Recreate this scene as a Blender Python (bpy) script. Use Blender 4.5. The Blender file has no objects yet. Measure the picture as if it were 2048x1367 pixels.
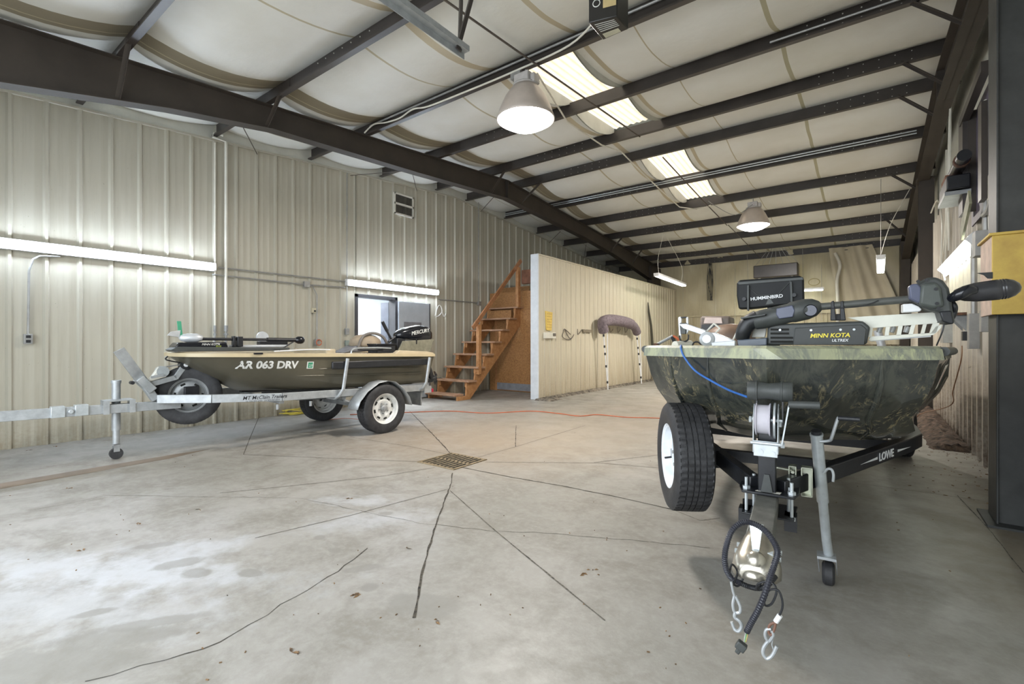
import bpy, bmesh, math, random
from mathutils import Vector as V, Matrix
random.seed(7)
C = bpy.context.scene.collection
# ---------- survey of the place: camera stands at the origin, 1.22 m up, lens 955 px ----------
FPX = 955.; CXP = 1024.; CYP = 683.; HC = 1.22
TH = math.atan((1740-CXP)/FPX); SN, CS = math.sin(TH), math.cos(TH)
def ray(px, py):
    r = (px-CXP)/FPX
    return (CS*r-SN, SN*r+CS, (CYP-py)/FPX)
def onX(px, py, X):
    d = ray(px, py); t = X/d[0]; return V((X, d[1]*t, HC+d[2]*t))
def onY(px, py, Y):
    d = ray(px, py); t = Y/d[1]; return V((d[0]*t, Y, HC+d[2]*t))
def onZ(px, py, Z=0.):
    d = ray(px, py); t = (Z-HC)/d[2]; return V((d[0]*t, d[1]*t, Z))
# ---------- mesh builder ----------
class MB:
    def __init__(s): s.v = []; s.f = []; s.m = []
    def add(s, vs, fs, mi=0):
        o = len(s.v); s.v += [V(p) for p in vs]
        for f in fs: s.f.append([i+o for i in f]); s.m.append(mi)
        return s
    def box(s, c, d, rot=None, mi=0):
        c = V(c); h = [x/2 for x in d]
        vs = [V((sx*h[0], sy*h[1], sz*h[2])) for sx in (-1, 1) for sy in (-1, 1) for sz in (-1, 1)]
        if rot is not None: vs = [rot @ p for p in vs]
        return s.add([p+c for p in vs], [(0,1,3,2),(4,6,7,5),(0,4,5,1),(2,3,7,6),(0,2,6,4),(1,5,7,3)], mi)
    def bb(s, a, b, mi=0):
        return s.box([(a[i]+b[i])/2 for i in range(3)], [abs(a[i]-b[i]) for i in range(3)], None, mi)
    def bar(s, p0, p1, w, h, up=(0,0,1), mi=0):
        p0, p1 = V(p0), V(p1); d = (p1-p0); L = d.length; d.normalize()
        u = V(up); x = d.cross(u)
        if x.length < 1e-4: x = d.cross(V((1,0,0)))
        x.normalize(); u = x.cross(d)
        R = Matrix((x, d, u)).transposed()
        return s.box((p0+p1)/2, (w, L, h), R, mi)
    def cyl(s, p0, p1, r0, r1=None, n=16, mi=0, caps=True):
        if r1 is None: r1 = r0
        p0, p1 = V(p0), V(p1); d = (p1-p0).normalized()
        x = d.orthogonal().normalized(); y = d.cross(x)
        vs = [p+(x*math.cos(a)+y*math.sin(a))*r for p, r in ((p0, r0), (p1, r1)) for a in [2*math.pi*i/n for i in range(n)]]
        fs = [(i, (i+1) % n, n+(i+1) % n, n+i) for i in range(n)]
        if caps: fs += [tuple(range(n))[::-1], tuple(range(n, 2*n))]
        return s.add(vs, fs, mi)
    def tube(s, pts, r, n=8, mi=0, closed=False):
        pts = [V(p) for p in pts]; N = len(pts); rs = r if isinstance(r, (list, tuple)) else [r]*N
        vs = []; fr = None
        for i, p in enumerate(pts):
            if closed: d = pts[(i+1) % N]-pts[i-1]
            else: d = pts[min(i+1, N-1)]-pts[max(i-1, 0)]
            if d.length < 1e-9: d = V((0,0,1))
            d.normalize()
            if fr is None: fr = d.orthogonal().normalized()
            fr = fr-d*fr.dot(d)
            fr = fr.normalized() if fr.length > 1e-5 else d.orthogonal().normalized()
            y = d.cross(fr)
            vs += [p+(fr*math.cos(2*math.pi*k/n)+y*math.sin(2*math.pi*k/n))*rs[i] for k in range(n)]
        fs = []
        for i in range(N if closed else N-1):
            j = (i+1) % N
            for k in range(n): fs.append((i*n+k, i*n+(k+1) % n, j*n+(k+1) % n, j*n+k))
        if not closed: fs += [tuple(range(n))[::-1], tuple(range((N-1)*n, N*n))]
        return s.add(vs, fs, mi)
    def lathe(s, prof, o=(0,0,0), ax=(0,0,1), n=32, mi=0):
        # prof: (radius, distance along ax)
        o = V(o); d = V(ax).normalized(); x = d.orthogonal().normalized(); y = d.cross(x); m = len(prof)
        vs = [o+d*h+(x*math.cos(a)+y*math.sin(a))*r for a in [2*math.pi*i/n for i in range(n)] for r, h in prof]
        fs = [(i*m+j, ((i+1) % n)*m+j, ((i+1) % n)*m+j+1, i*m+j+1) for i in range(n) for j in range(m-1)]
        return s.add(vs, fs, mi)
    def prism(s, pts, ext, mi=0):
        pts = [V(p) for p in pts]; e = V(ext); n = len(pts)
        return s.add(pts+[p+e for p in pts], [tuple(range(n))[::-1], tuple(range(n, 2*n))]+[(i, (i+1) % n, n+(i+1) % n, n+i) for i in range(n)], mi)
    def loft(s, rings, closed=False, caps=False, mi=0):
        n = len(rings[0]); vs = [p for r in rings for p in r]; fs = []
        for i in range(len(rings)-1):
            for k in range(n if closed else n-1):
                fs.append((i*n+k, i*n+(k+1) % n, (i+1)*n+(k+1) % n, (i+1)*n+k))
        if caps: fs += [tuple(range(n))[::-1], tuple(range((len(rings)-1)*n, len(rings)*n))]
        return s.add(vs, fs, mi)
    def blob(s, c, r, n=12, mi=0):
        return s.lathe([(max(1e-4, math.sin(math.pi*i/n)), -math.cos(math.pi*i/n)) for i in range(n+1)] if False else [(max(1e-4, r*math.sin(math.pi*i/n)), -r*math.cos(math.pi*i/n)) for i in range(n+1)], c, (0,0,1), 16, mi)
    def build(s, name, mats, parent=None, bevel=0, smooth=.6, subd=0, solid=0):
        me = bpy.data.meshes.new(name); me.from_pydata([tuple(p) for p in s.v], [], s.f)
        if not isinstance(mats, (list, tuple)): mats = [mats]
        for m in mats: me.materials.append(m)
        me.polygons.foreach_set('material_index', s.m)
        bm = bmesh.new(); bm.from_mesh(me); bmesh.ops.recalc_face_normals(bm, faces=bm.faces); bm.to_mesh(me); bm.free()
        if smooth:
            me.polygons.foreach_set('use_smooth', [True]*len(me.polygons)); me.set_sharp_from_angle(angle=smooth)
        o = bpy.data.objects.new(name, me); C.objects.link(o)
        if solid: q = o.modifiers.new('s', 'SOLIDIFY'); q.thickness = solid; q.offset = 0
        if bevel: q = o.modifiers.new('b', 'BEVEL'); q.width = bevel; q.segments = 2; q.limit_method = 'ANGLE'; q.angle_limit = .6
        if subd: q = o.modifiers.new('d', 'SUBSURF'); q.levels = subd; q.render_levels = subd
        if parent is not None: o.parent = parent; o.matrix_parent_inverse = parent.matrix_world.inverted() if False else PINV.get(parent.name, Matrix())
        return o
PINV = {}
def thing(name, label, cat, loc=(0,0,0), group=None, rz=0, wsp=True):
    # Empty at the thing's base; parts are given in world coordinates when wsp, else in the thing's own
    o = bpy.data.objects.new(name, None); C.objects.link(o); o.empty_display_size = .1
    o.location = loc; o.rotation_euler = (0,0,rz); o['label'] = label; o['category'] = cat
    if group: o['group'] = group
    if wsp: PINV[o.name] = (Matrix.Translation(loc) @ Matrix.Rotation(rz, 4, 'Z')).inverted()
    return o
def tag(o, label, cat, group=None):
    o['label'] = label; o['category'] = cat
    if group: o['group'] = group
    return o
def struct(o): o['kind'] = 'structure'; return o
def lab(o, l): o['label'] = l; return o
def spline(pts, k=6):
    pts = [V(p) for p in pts]; out = []; n = len(pts)
    for i in range(n-1):
        a, b, c, d = pts[max(i-1,0)], pts[i], pts[i+1], pts[min(i+2,n-1)]
        for j in range(k):
            t = j/k
            out.append(.5*((2*b)+(c-a)*t+(2*a-5*b+4*c-d)*t*t+(3*b-a-3*c+d)*t**3))
    out.append(pts[-1]); return out
def text(name, s, size, o, xd, yd, mat, parent=None, ext=.001, sx=1., shear=0., align='LEFT', off=0.):
    cu = bpy.data.curves.new('t', 'FONT'); cu.body = s; cu.size = size; cu.extrude = ext; cu.align_x = align; cu.shear = shear; cu.offset = off
    cu.resolution_u = 3
    to = bpy.data.objects.new('t', cu); C.objects.link(to)
    dg = bpy.context.evaluated_depsgraph_get(); me = bpy.data.meshes.new_from_object(to.evaluated_get(dg))
    bpy.data.objects.remove(to); me.materials.clear(); me.materials.append(mat)
    xd, yd = V(xd).normalized(), V(yd).normalized(); zd = xd.cross(yd)
    M = Matrix((xd*sx, yd, zd)).transposed().to_4x4(); M.translation = V(o)
    me.transform(M); me.name = name
    ob = bpy.data.objects.new(name, me); C.objects.link(ob)
    if parent is not None: ob.parent = parent; ob.matrix_parent_inverse = PINV.get(parent.name, Matrix())
    return ob
# ---------- materials ----------
def nt(name):
    m = bpy.data.materials.new(name); m.use_nodes = True; t = m.node_tree; b = t.nodes['Principled BSDF']; return m, t, b
def N(t, ty, **k):
    n = t.nodes.new(ty)
    for a, v in k.items(): setattr(n, a, v)
    return n
def col(c): return (c[0], c[1], c[2], 1)
def ramp(t, fac, stops, interp='LINEAR'):
    r = N(t, 'ShaderNodeValToRGB'); r.color_ramp.interpolation = interp
    el = r.color_ramp.elements
    while len(el) < len(stops): el.new(.5)
    for e, (p, c) in zip(el, stops): e.position = p; e.color = col(c) if not isinstance(c, (int, float)) else (c,c,c,1)
    t.links.new(fac, r.inputs[0]); return r.outputs[0]
def noise(t, scale, detail=4, rough=.6, vec=None, dist=0.):
    n = N(t, 'ShaderNodeTexNoise'); n.inputs['Scale'].default_value = scale; n.inputs['Detail'].default_value = detail
    n.inputs['Roughness'].default_value = rough; n.inputs['Distortion'].default_value = dist
    if vec is not None: t.links.new(vec, n.inputs['Vector'])
    return n.outputs['Fac']
def coords(t, scale=(1,1,1), which='Object', loc=(0,0,0), rot=(0,0,0)):
    tc = N(t, 'ShaderNodeTexCoord'); mp = N(t, 'ShaderNodeMapping'); mp.inputs['Scale'].default_value = scale
    mp.inputs['Location'].default_value = loc; mp.inputs['Rotation'].default_value = rot
    t.links.new(tc.outputs[which], mp.inputs['Vector']); return mp.outputs[0]
def mix(t, f, a, b, mode='MIX'):
    m = N(t, 'ShaderNodeMix', data_type='RGBA', blend_type=mode)
    for sock, v in ((m.inputs[0], f), (m.inputs[6], a), (m.inputs[7], b)):
        if isinstance(v, (int, float)): sock.default_value = v if sock is m.inputs[0] else (v,v,v,1)
        elif isinstance(v, tuple): sock.default_value = col(v)
        else: t.links.new(v, sock)
    return m.outputs[2]
def math_(t, op, a, b=None, clamp=False):
    m = N(t, 'ShaderNodeMath', operation=op, use_clamp=clamp)
    for i, v in enumerate((a, b)):
        if v is None: continue
        if isinstance(v, (int, float)): m.inputs[i].default_value = v
        else: t.links.new(v, m.inputs[i])
    return m.outputs[0]
def bump(t, b, h, st=.2, d=.01):
    n = N(t, 'ShaderNodeBump'); n.inputs['Strength'].default_value = st; n.inputs['Distance'].default_value = d
    t.links.new(h, n.inputs['Height']); t.links.new(n.outputs[0], b.inputs['Normal'])
def mat(name, c, rough=.5, metal=0., var=.12, vs=8., bmp=0., c2=None, spec=.5, coat=0.):
    m, t, b = nt(name); v = coords(t)
    f = noise(t, vs, 5, .6, v)
    if c2 is None: c2 = tuple(x*(1-var*2) for x in c); c1 = tuple(min(1, x*(1+var)) for x in c)
    else: c1 = c
    t.links.new(ramp(t, f, [(.3, c2), (.7, c1)]), b.inputs['Base Color'])
    b.inputs['Roughness'].default_value = rough; b.inputs['Metallic'].default_value = metal
    b.inputs['Specular IOR Level'].default_value = spec
    if coat: b.inputs['Coat Weight'].default_value = coat
    if bmp: bump(t, b, noise(t, vs*6, 4, .6, v), bmp)
    return m
def emit(name, c, st):
    m, t, b = nt(name); b.inputs['Base Color'].default_value = col(c); b.inputs['Emission Color'].default_value = col(c); b.inputs['Emission Strength'].default_value = st
    return m
M = {}
M['brown'] = mat('brown_primer_steel', (.046,.038,.034), .36, .0, .15, 3, 0.03, spec=.7)
M['rafter'] = mat('brown_rafter_steel', (.050,.040,.032), .6, 0, .12, 3)
M['darksteel'] = mat('dark_grey_column_paint', (.042,.044,.042), .5, 0, .2, 5, .1)
M['galv'] = mat('galvanised_steel', (.42,.44,.45), .48, .45, .10, 14, .06)
M['galv2'] = mat('dull_galvanised_steel', (.33,.34,.34), .5, .4, .14, 9, .1)
M['zinc'] = mat('bright_zinc', (.55,.59,.61), .30, .5, .08, 20, .03)
M['conduit'] = mat('grey_conduit', (.36,.36,.35), .45, .4, .1, 10)
M['pvc'] = mat('white_pvc', (.72,.70,.62), .4, 0, .06, 6)
M['black'] = mat('black_plastic', (.016,.017,.020), .45, 0, .2, 20, .1)
M['blackgloss'] = mat('gloss_black', (.010,.011,.015), .18, 0, .1, 10)
M['blacksteel'] = mat('black_painted_steel', (.012,.013,.016), .35, 0, .2, 12, .05)
M['rubber'] = mat('tyre_rubber', (.030,.030,.032), .6, 0, .25, 14, .2)
M['white'] = mat('white_paint', (.74,.75,.76), .35, 0, .05, 8)
M['wheelw'] = mat('white_wheel', (.70,.70,.67), .35, 0, .1, 14)
M['graypl'] = mat('charcoal_plastic', (.055,.060,.058), .5, 0, .12, 12, .06)
M['silver'] = mat('silver_cast_arm', (.62,.64,.66), .4, .35, .06, 12)
M['cream'] = mat('cream_arm', (.66,.66,.58), .42, 0.1, .05, 12)
M['wood'] = None
M['lens'] = emit('lamp_lens', (1.,.97,.98), 14)
M['tube'] = emit('fluorescent_tube', (.74,.85,1.), 62)
M['tubew'] = emit('warm_fluorescent_tube', (.95,1.,.88), 16)
M['yellow'] = mat('yellow_plastic', (.72,.52,.12), .5, 0, .08, 10)
M['grease'] = mat('dark_rust', (.10,.045,.025), .8, 0, .4, 20, .2)
M['orange'] = mat('orange_cord', (.55,.13,.05), .6, 0, .1)
M['ycord'] = mat('yellow_cord', (.75,.62,.10), .5, 0, .1)
def wallmat(name, base, dirt, dz0, dz1, streak=.5, warm=None):
    m, t, b = nt(name); v = coords(t); sx = N(t, 'ShaderNodeSeparateXYZ'); t.links.new(v, sx.inputs[0])
    big = noise(t, .9, 4, .6, v); st = noise(t, 3., 5, .7, coords(t, (6,6,.35)))
    c = mix(t, ramp(t, big, [(.35, 0.), (.7, 1.)]), base, tuple(x*.93 for x in base))
    c = mix(t, math_(t, 'MULTIPLY', ramp(t, st, [(.45, 0.), (.8, 1.)]), streak), c, dirt)
    fine = noise(t, 26, 4, .7, v)
    h = N(t, 'ShaderNodeMapRange'); h.inputs[1].default_value = dz0; h.inputs[2].default_value = dz1; h.inputs[3].default_value = 1.; h.inputs[4].default_value = 0.
    t.links.new(sx.outputs[2], h.inputs[0])
    g = math_(t, 'MULTIPLY', h.outputs[0], ramp(t, math_(t, 'ADD', math_(t, 'MULTIPLY', fine, .4), math_(t, 'MULTIPLY', st, .6)), [(.35, .2), (.6, 1.)]))
    c = mix(t, g, c, dirt)
    sp = ramp(t, noise(t, 60, 2, .5, v), [(.74, 0.), (.78, 1.)])
    c = mix(t, math_(t, 'MULTIPLY', sp, .5), c, tuple(x*.4 for x in dirt))
    t.links.new(c, b.inputs['Base Color']); b.inputs['Roughness'].default_value = .42; b.inputs['Specular IOR Level'].default_value = .4
    return m
M['wall'] = wallmat('cream_sheet_wall', (.48,.455,.375), (.30,.26,.185), 0, .5, .28)
M['part'] = wallmat('partition_sheet', (.60,.55,.43), (.36,.29,.19), -.1, 1.0, .5)
M['wallr'] = wallmat('right_sheet_wall', (.56,.51,.43), (.12,.085,.06), .1, 1.3, .4)
M['backw'] = wallmat('kraft_back_wall', (.58,.52,.36), (.36,.30,.18), 1.5, 2.6, .35)
M['trimw'] = mat('white_trim', (.66,.70,.74), .45, 0, .05)
# ceiling blanket with tan seam bands running down the roof slope
m, t, b = nt('white_roof_blanket'); v = coords(t); sx = N(t, 'ShaderNodeSeparateXYZ'); t.links.new(v, sx.inputs[0])
c = mix(t, ramp(t, noise(t, 1.2, 4, .6, v), [(.35, 0.), (.7, 1.)]), (.76,.76,.72), (.69,.68,.62))
wx = math_(t, 'ADD', sx.outputs[0], math_(t, 'MULTIPLY', math_(t, 'SUBTRACT', noise(t, .8, 2, .5, v), .5), .06))
for x0, w, cc in ((-5.97,.145,(.22,.18,.105)), (-6.03,.008,(.52,.46,.32)), (-4.42,.016,(.42,.36,.22)), (-3.72,.05,(.48,.40,.25)), (-2.58,.03,(.45,.38,.24)), (-.82,.024,(.36,.33,.19)), (-2.0,.008,(.45,.40,.28)), (-7.3,.01,(.45,.40,.28))):
    f = math_(t, 'LESS_THAN', math_(t, 'ABSOLUTE', math_(t, 'SUBTRACT', wx, x0)), w)
    if w > .009: f = math_(t, 'MULTIPLY', f, .85)
    c = mix(t, f, c, cc)
t.links.new(c, b.inputs['Base Color']); b.inputs['Roughness'].default_value = .5
bump(t, b, noise(t, 5, 4, .6, v), .25, .02); M['ceil'] = m
M['flash'] = mat('grey_white_insulation', (.60,.60,.54), .5, 0, .06, 3, .2)
# OSB and timber
def woodmat(name, a, bb, sc=(2,2,14), k=6.):
    m, t, b = nt(name); v = coords(t, sc); f = noise(t, k, 6, .65, v, .6)
    t.links.new(ramp(t, f, [(.3, bb), (.62, a)]), b.inputs['Base Color']); b.inputs['Roughness'].default_value = .6; bump(t, b, f, .1); return m
M['osb'] = woodmat('osb_board', (.46,.24,.09), (.24,.11,.04), (16,16,16), 2.)
M['wood'] = woodmat('stair_timber', (.50,.26,.11), (.33,.14,.05), (3,3,3), 4.)
M['tread'] = woodmat('worn_tread', (.47,.30,.19), (.30,.15,.09), (2,12,12), 3.)
M['rail'] = woodmat('handrail_timber', (.42,.20,.09), (.25,.10,.04), (3,3,3), 4.)
# concrete floor
m, t, b = nt('worn_concrete'); v = coords(t); sx = N(t, 'ShaderNodeSeparateXYZ'); t.links.new(v, sx.inputs[0])
n1 = noise(t, .55, 5, .6, v, .4); n2 = noise(t, 2.6, 8, .68, v, .3); n3 = noise(t, 22, 6, .7, v); n4 = noise(t, 70, 3, .6, v)
c = mix(t, ramp(t, n1, [(.35, 0.), (.65, 1.)]), (.265,.255,.225), (.345,.328,.303))
c = mix(t, math_(t, 'MULTIPLY', ramp(t, n2, [(.42, 0.), (.62, 1.)]), .75), c, (.20,.185,.155))
c = mix(t, math_(t, 'MULTIPLY', ramp(t, n3, [(.45, 0.), (.75, 1.)]), .40), c, (.42,.41,.38))
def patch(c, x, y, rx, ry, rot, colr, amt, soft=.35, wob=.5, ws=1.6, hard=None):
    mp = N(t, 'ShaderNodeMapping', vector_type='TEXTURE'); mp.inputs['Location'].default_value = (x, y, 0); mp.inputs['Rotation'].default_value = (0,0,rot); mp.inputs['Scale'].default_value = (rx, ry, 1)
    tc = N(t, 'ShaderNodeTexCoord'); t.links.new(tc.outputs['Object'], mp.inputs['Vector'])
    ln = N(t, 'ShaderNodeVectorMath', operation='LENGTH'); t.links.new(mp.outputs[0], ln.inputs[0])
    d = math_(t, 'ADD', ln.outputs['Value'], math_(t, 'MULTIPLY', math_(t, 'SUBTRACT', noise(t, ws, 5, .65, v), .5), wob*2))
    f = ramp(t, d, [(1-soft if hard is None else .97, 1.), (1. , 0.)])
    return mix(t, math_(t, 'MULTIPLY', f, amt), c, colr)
c = patch(c, -4.2, 4.4, 2.6, 1.6, .1, (.30,.235,.17), .7, .9, .5, .8)
c = patch(c, -3.2, 6.3, 3.2, 2.8, 0, (.37,.31,.24), .6, .9, .5, .8)
c = patch(c, -2.0, 9.3, 2.8, 3.2, 0, (.42,.34,.26), .6, .9, .4, .8)
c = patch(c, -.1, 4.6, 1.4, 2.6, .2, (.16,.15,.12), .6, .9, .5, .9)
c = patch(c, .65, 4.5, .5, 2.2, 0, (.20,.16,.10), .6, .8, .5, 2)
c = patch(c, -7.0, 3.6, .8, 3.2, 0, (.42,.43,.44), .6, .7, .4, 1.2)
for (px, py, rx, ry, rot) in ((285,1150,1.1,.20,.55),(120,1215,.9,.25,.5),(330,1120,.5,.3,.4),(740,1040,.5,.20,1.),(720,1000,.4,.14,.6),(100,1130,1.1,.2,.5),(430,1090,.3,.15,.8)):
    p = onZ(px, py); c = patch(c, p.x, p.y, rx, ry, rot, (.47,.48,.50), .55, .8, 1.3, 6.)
for (px, py, rx, ry, rot) in ((360,1125,.14,.07,1.2),(392,1145,.09,.06,.5),(500,1145,.08,.045,.3),(725,1135,.12,.045,1.),(738,1173,.05,.05,0),(772,1026,.06,.05,.4),(300,1245,.25,.05,.95),(225,1275,.3,.08,.85),(110,1330,.4,.12,.7),(185,1225,.1,.04,1.1),(640,1074,.05,.04,0),(670,1100,.05,.03,0),(310,1090,.14,.05,1.),(850,1210,.2,.12,.4)):
    p = onZ(px, py); c = patch(c, p.x, p.y, rx, ry, rot, (.23,.22,.195), .7, .3, .6, 8.)
sk = ramp(t, n4, [(.70, 0.), (.76, 1.)])
c = mix(t, math_(t, 'MULTIPLY', sk, .5), c, (.14,.13,.11))
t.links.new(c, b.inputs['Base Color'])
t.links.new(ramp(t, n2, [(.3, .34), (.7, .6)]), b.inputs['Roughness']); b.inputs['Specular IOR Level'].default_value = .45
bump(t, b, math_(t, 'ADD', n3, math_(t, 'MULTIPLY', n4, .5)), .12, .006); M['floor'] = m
M['crack'] = mat('crack_shadow_dirt', (.07,.06,.045), .9, 0, .5, 40)
M['joint'] = mat('joint_seam_dirt', (.15,.135,.11), .9, 0, .5, 40)
M['band'] = mat('brown_floor_band', (.20,.155,.115), .6, 0, .15, 5)
M['drain'] = mat('rusty_tan_grate', (.26,.20,.12), .7, .1, .3, 20)
M['hole'] = mat('pit_dark', (.012,.012,.010), .9)
M['rubble'] = mat('broken_concrete', (.22,.19,.15), .95, 0, .5, 12, .8)
M['dirt'] = mat('dark_soil', (.10,.065,.045), .95, 0, .5, 16, .9)

XL, XR, YF, YN = -7.86, .93, 17.5, -1.3
YR = 8.13
def zpb(y): return 4.68-.078*abs(y-YR)     # purlin underside
# ---------- floor ----------
fl = MB().bb((XL-2.6, YN-6, -.12), (XR+.2, YF+.2, 0)).build('floor', M['floor'], smooth=0); struct(fl)
# pit for the drain is only a dark tray let into the slab top
def crack(pts, w, name='crack', m='crack', jag=.0, parent=fl):
    P = []
    for i in range(len(pts)-1):
        a, b_ = onZ(*pts[i]), onZ(*pts[i+1]); n = max(1, int((b_-a).length/.06)) if jag else 1
        for k in range(n): P.append(a.lerp(b_, k/n))
    P.append(onZ(*pts[-1])); mb = MB(); L = []; R = []
    for i, p in enumerate(P):
        d = (P[min(i+1, len(P)-1)]-P[max(i-1, 0)]).normalized(); q = V((-d.y, d.x, 0)); j = random.uniform(-jag, jag) if 0 < i < len(P)-1 else 0
        ww = w*(random.uniform(.5, 1.3) if jag else 1)/2
        L.append(p+q*(ww+j)+V((0,0,.0015))); R.append(p-q*(ww-j)+V((0,0,.0015)))
    mb.loft([L, R]); return mb.build(name, M[m], parent, smooth=0)
crack([(905,945),(903,965),(897,980),(868,1060),(845,1140),(828,1235)], .012, jag=.004)
crack([(820,822),(868,870),(903,908)], .015, jag=.003)
crack([(925,934),(1020,953),(1120,970),(1240,994),(1345,1018)], .014, jag=.003)
crack([(870,934),(760,952),(560,973),(440,985)], .007, 'joint', 'joint')
crack([(897,977),(700,1030),(510,1075)], .006, 'joint', 'joint')
crack([(850,923),(700,917),(487,908)], .008, 'joint', 'joint')
crack([(897,908),(820,892),(700,873)], .008, 'joint', 'joint')
crack([(940,918),(1030,893),(1170,850)], .008, 'joint', 'joint')
crack([(970,923),(1200,925),(1330,936)], .008, 'joint', 'joint')
crack([(1188,924),(1325,908)], .008, 'joint', 'joint')
crack([(900,980),(990,1060),(1210,1240)], .008, 'joint', 'joint', .001)
crack([(487,908),(500,875),(517,835)], .009, 'joint', 'joint')
crack([(1031,893),(1032,850)], .010, jag=.002)
crack([(60,1020),(140,1005),(210,990),(260,990),(420,993),(600,995),(650,1005),(760,1030),(840,1045),(980,1060),(1090,1065),(1180,1072),(1300,1082),(1420,1095)], .004, 'hairline_crack', 'joint', .010)
crack([(170,1362),(330,1320),(440,1283),(500,1250),(560,1208),(640,1165),(690,1130),(735,1095)], .005, 'hairline_crack', 'crack', .012)
crack([(1710,965),(1860,985),(1960,1000)], .006, 'joint', 'joint')
crack([(1915,990),(1980,1060),(2047,1145)], .006, 'joint', 'joint', .002)
crack([(1440,1035),(1400,1040),(1345,1018)], .006, 'joint', 'joint')
# brown band on the floor across the doorway
P = [onZ(-70,990), onZ(0,977), onZ(340,916), onZ(420,897), onZ(340,909), onZ(0,966), onZ(-70,978)]
struct(MB().prism([p+V((0,0,.0005)) for p in P], (0,0,.0009)).build('trim_1', M['band'], smooth=0))
# ---------- ribbed sheets ----------
def ribs(a, b_, z0, ztop, org, u, nrm, first, pitch, h, wb, wt, th=.0):
    # profile along u from a to b_, height function ztop(s)
    pts = [a]; hs = [0]; s = first
    while s < b_:
        for d, hh in ((-wb/2, 0), (-wt/2, h), (wt/2, h), (wb/2, 0)):
            if a < s+d < b_: pts.append(s+d); hs.append(hh)
        for d in (pitch/3, pitch*2/3):
            for e, hh in ((-.016, 0), (-.008, .002), (.008, .002), (.016, 0)):
                if a < s+d+e < b_: pts.append(s+d+e); hs.append(hh)
        s += pitch
    pts.append(b_); hs.append(0)
    o, u, nrm = V(org), V(u), V(nrm)
    lo = [o+u*p+nrm*hh+V((0,0,z0)) for p, hh in zip(pts, hs)]
    hi = [o+u*p+nrm*hh+V((0,0,ztop(p))) for p, hh in zip(pts, hs)]
    return lo, hi
D0, D1, DZ = 5.5, 7.3, 2.06  # doorway in the left wall: opening 5.52..6.43, leaf lies back against the wall
mb = MB(); zt = lambda y: zpb(y)-.05
for a, b_, z0, z1 in ((YN, 5.50, 0, None), (5.50, 6.45, 2.12, None), (6.45, YF, 0, None)):
    f = .918-3*.3048
    while f < a-.1: f += .3048
    f -= .3048*0
    lo, hi = ribs(a, b_, z0, zt, (XL,0,0), (0,1,0), (1,0,0), f, .3048, .030, .062, .026)
    mb.loft([lo, hi])
wl = struct(mb.build('wall_left', M['wall'], smooth=.5))
mb = MB(); mb.prism([(XL-.005, y, z) for y, z in ((YN,3.6),(YN,4.35),(YR,5.1),(YF,4.4),(YF,3.6))], (-.12,0,0))
mb.bb((XL-.125, YN, 0), (XL-.02, 5.50, 4.0)); mb.bb((XL-.125, 6.45, 0), (XL-.02, YF, 4.0)); mb.bb((XL-.125,5.4,2.12),(XL-.02,6.5,4.0))
struct(mb.build('wall_left_backing', M['flash'], smooth=0))
tr = MB(); 
for a, b_ in ((YN, YR), (YR, YF)): tr.bar((XL+.012, a, zt(a)), (XL+.012, b_, zt(b_)), .05, .03)
struct(tr.build('trim_2', M['wall']))
# right wall
lo, hi = ribs(4.0, YF, 0, lambda y: min(3.3, 3.3), (XR,0,0), (0,1,0), (-1,0,0), 4.1, .3048, .045, .13, .05)
mb = MB(); mb.loft([lo, hi]); struct(mb.build('wall_right', M['wallr'], smooth=.5))
mb = MB(); mb.bb((XR+.16, YN, 0), (XR+.04, YF, 4.2)); mb.prism([(XR+.05,YN,4.0),(XR+.05,YN,4.35),(XR+.05,YR,5.1),(XR+.05,YF,4.4),(XR+.05,YF,4.0)], (.11,0,0))
struct(mb.build('wall_right_backing', M['flash'], smooth=0))
# back wall
def zc(y): return zpb(y)+.19
mb = MB(); g = []
nx = 60
for j in range(14):
    z = 2.15+(4.35-2.15)*j/13
    g.append([V((XL+(XR-XL)*i/nx, YF-.05-.035*math.sin(i*1.3)*math.sin(j*.9+i*.4)-.02*math.sin(i*.55+j), z)) for i in range(nx+1)])
mb.loft(g)
bw = struct(mb.build('wall_back', M['backw'], smooth=1.5))
lo, hi = ribs(XL, XR, 0, lambda x: 2.15, (0,YF-.04,0), (1,0,0), (0,-1,0), XL+.1, .3048, .03, .06, .03)
mb = MB().loft([lo, hi]); mb.bb((XL,YF-.11,2.10),(XR,YF-.05,2.16)); mb.bb((XL-.1,YF,0),(XR+.1,YF+.1,4.5)); struct(mb.build('wall_back_lower', M['backw'], smooth=.5))
# front wall behind the camera with an open roll-up doorway
mb = MB(); mb.bb((XL-.1,YN-.1,0),(-6.0,YN,4.4)); mb.bb((.3,YN-.1,0),(XR+.1,YN,4.4)); mb.bb((-6.0,YN-.1,3.3),(.3,YN,4.4))
struct(mb.build('wall_front', M['wall'], smooth=0))
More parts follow.
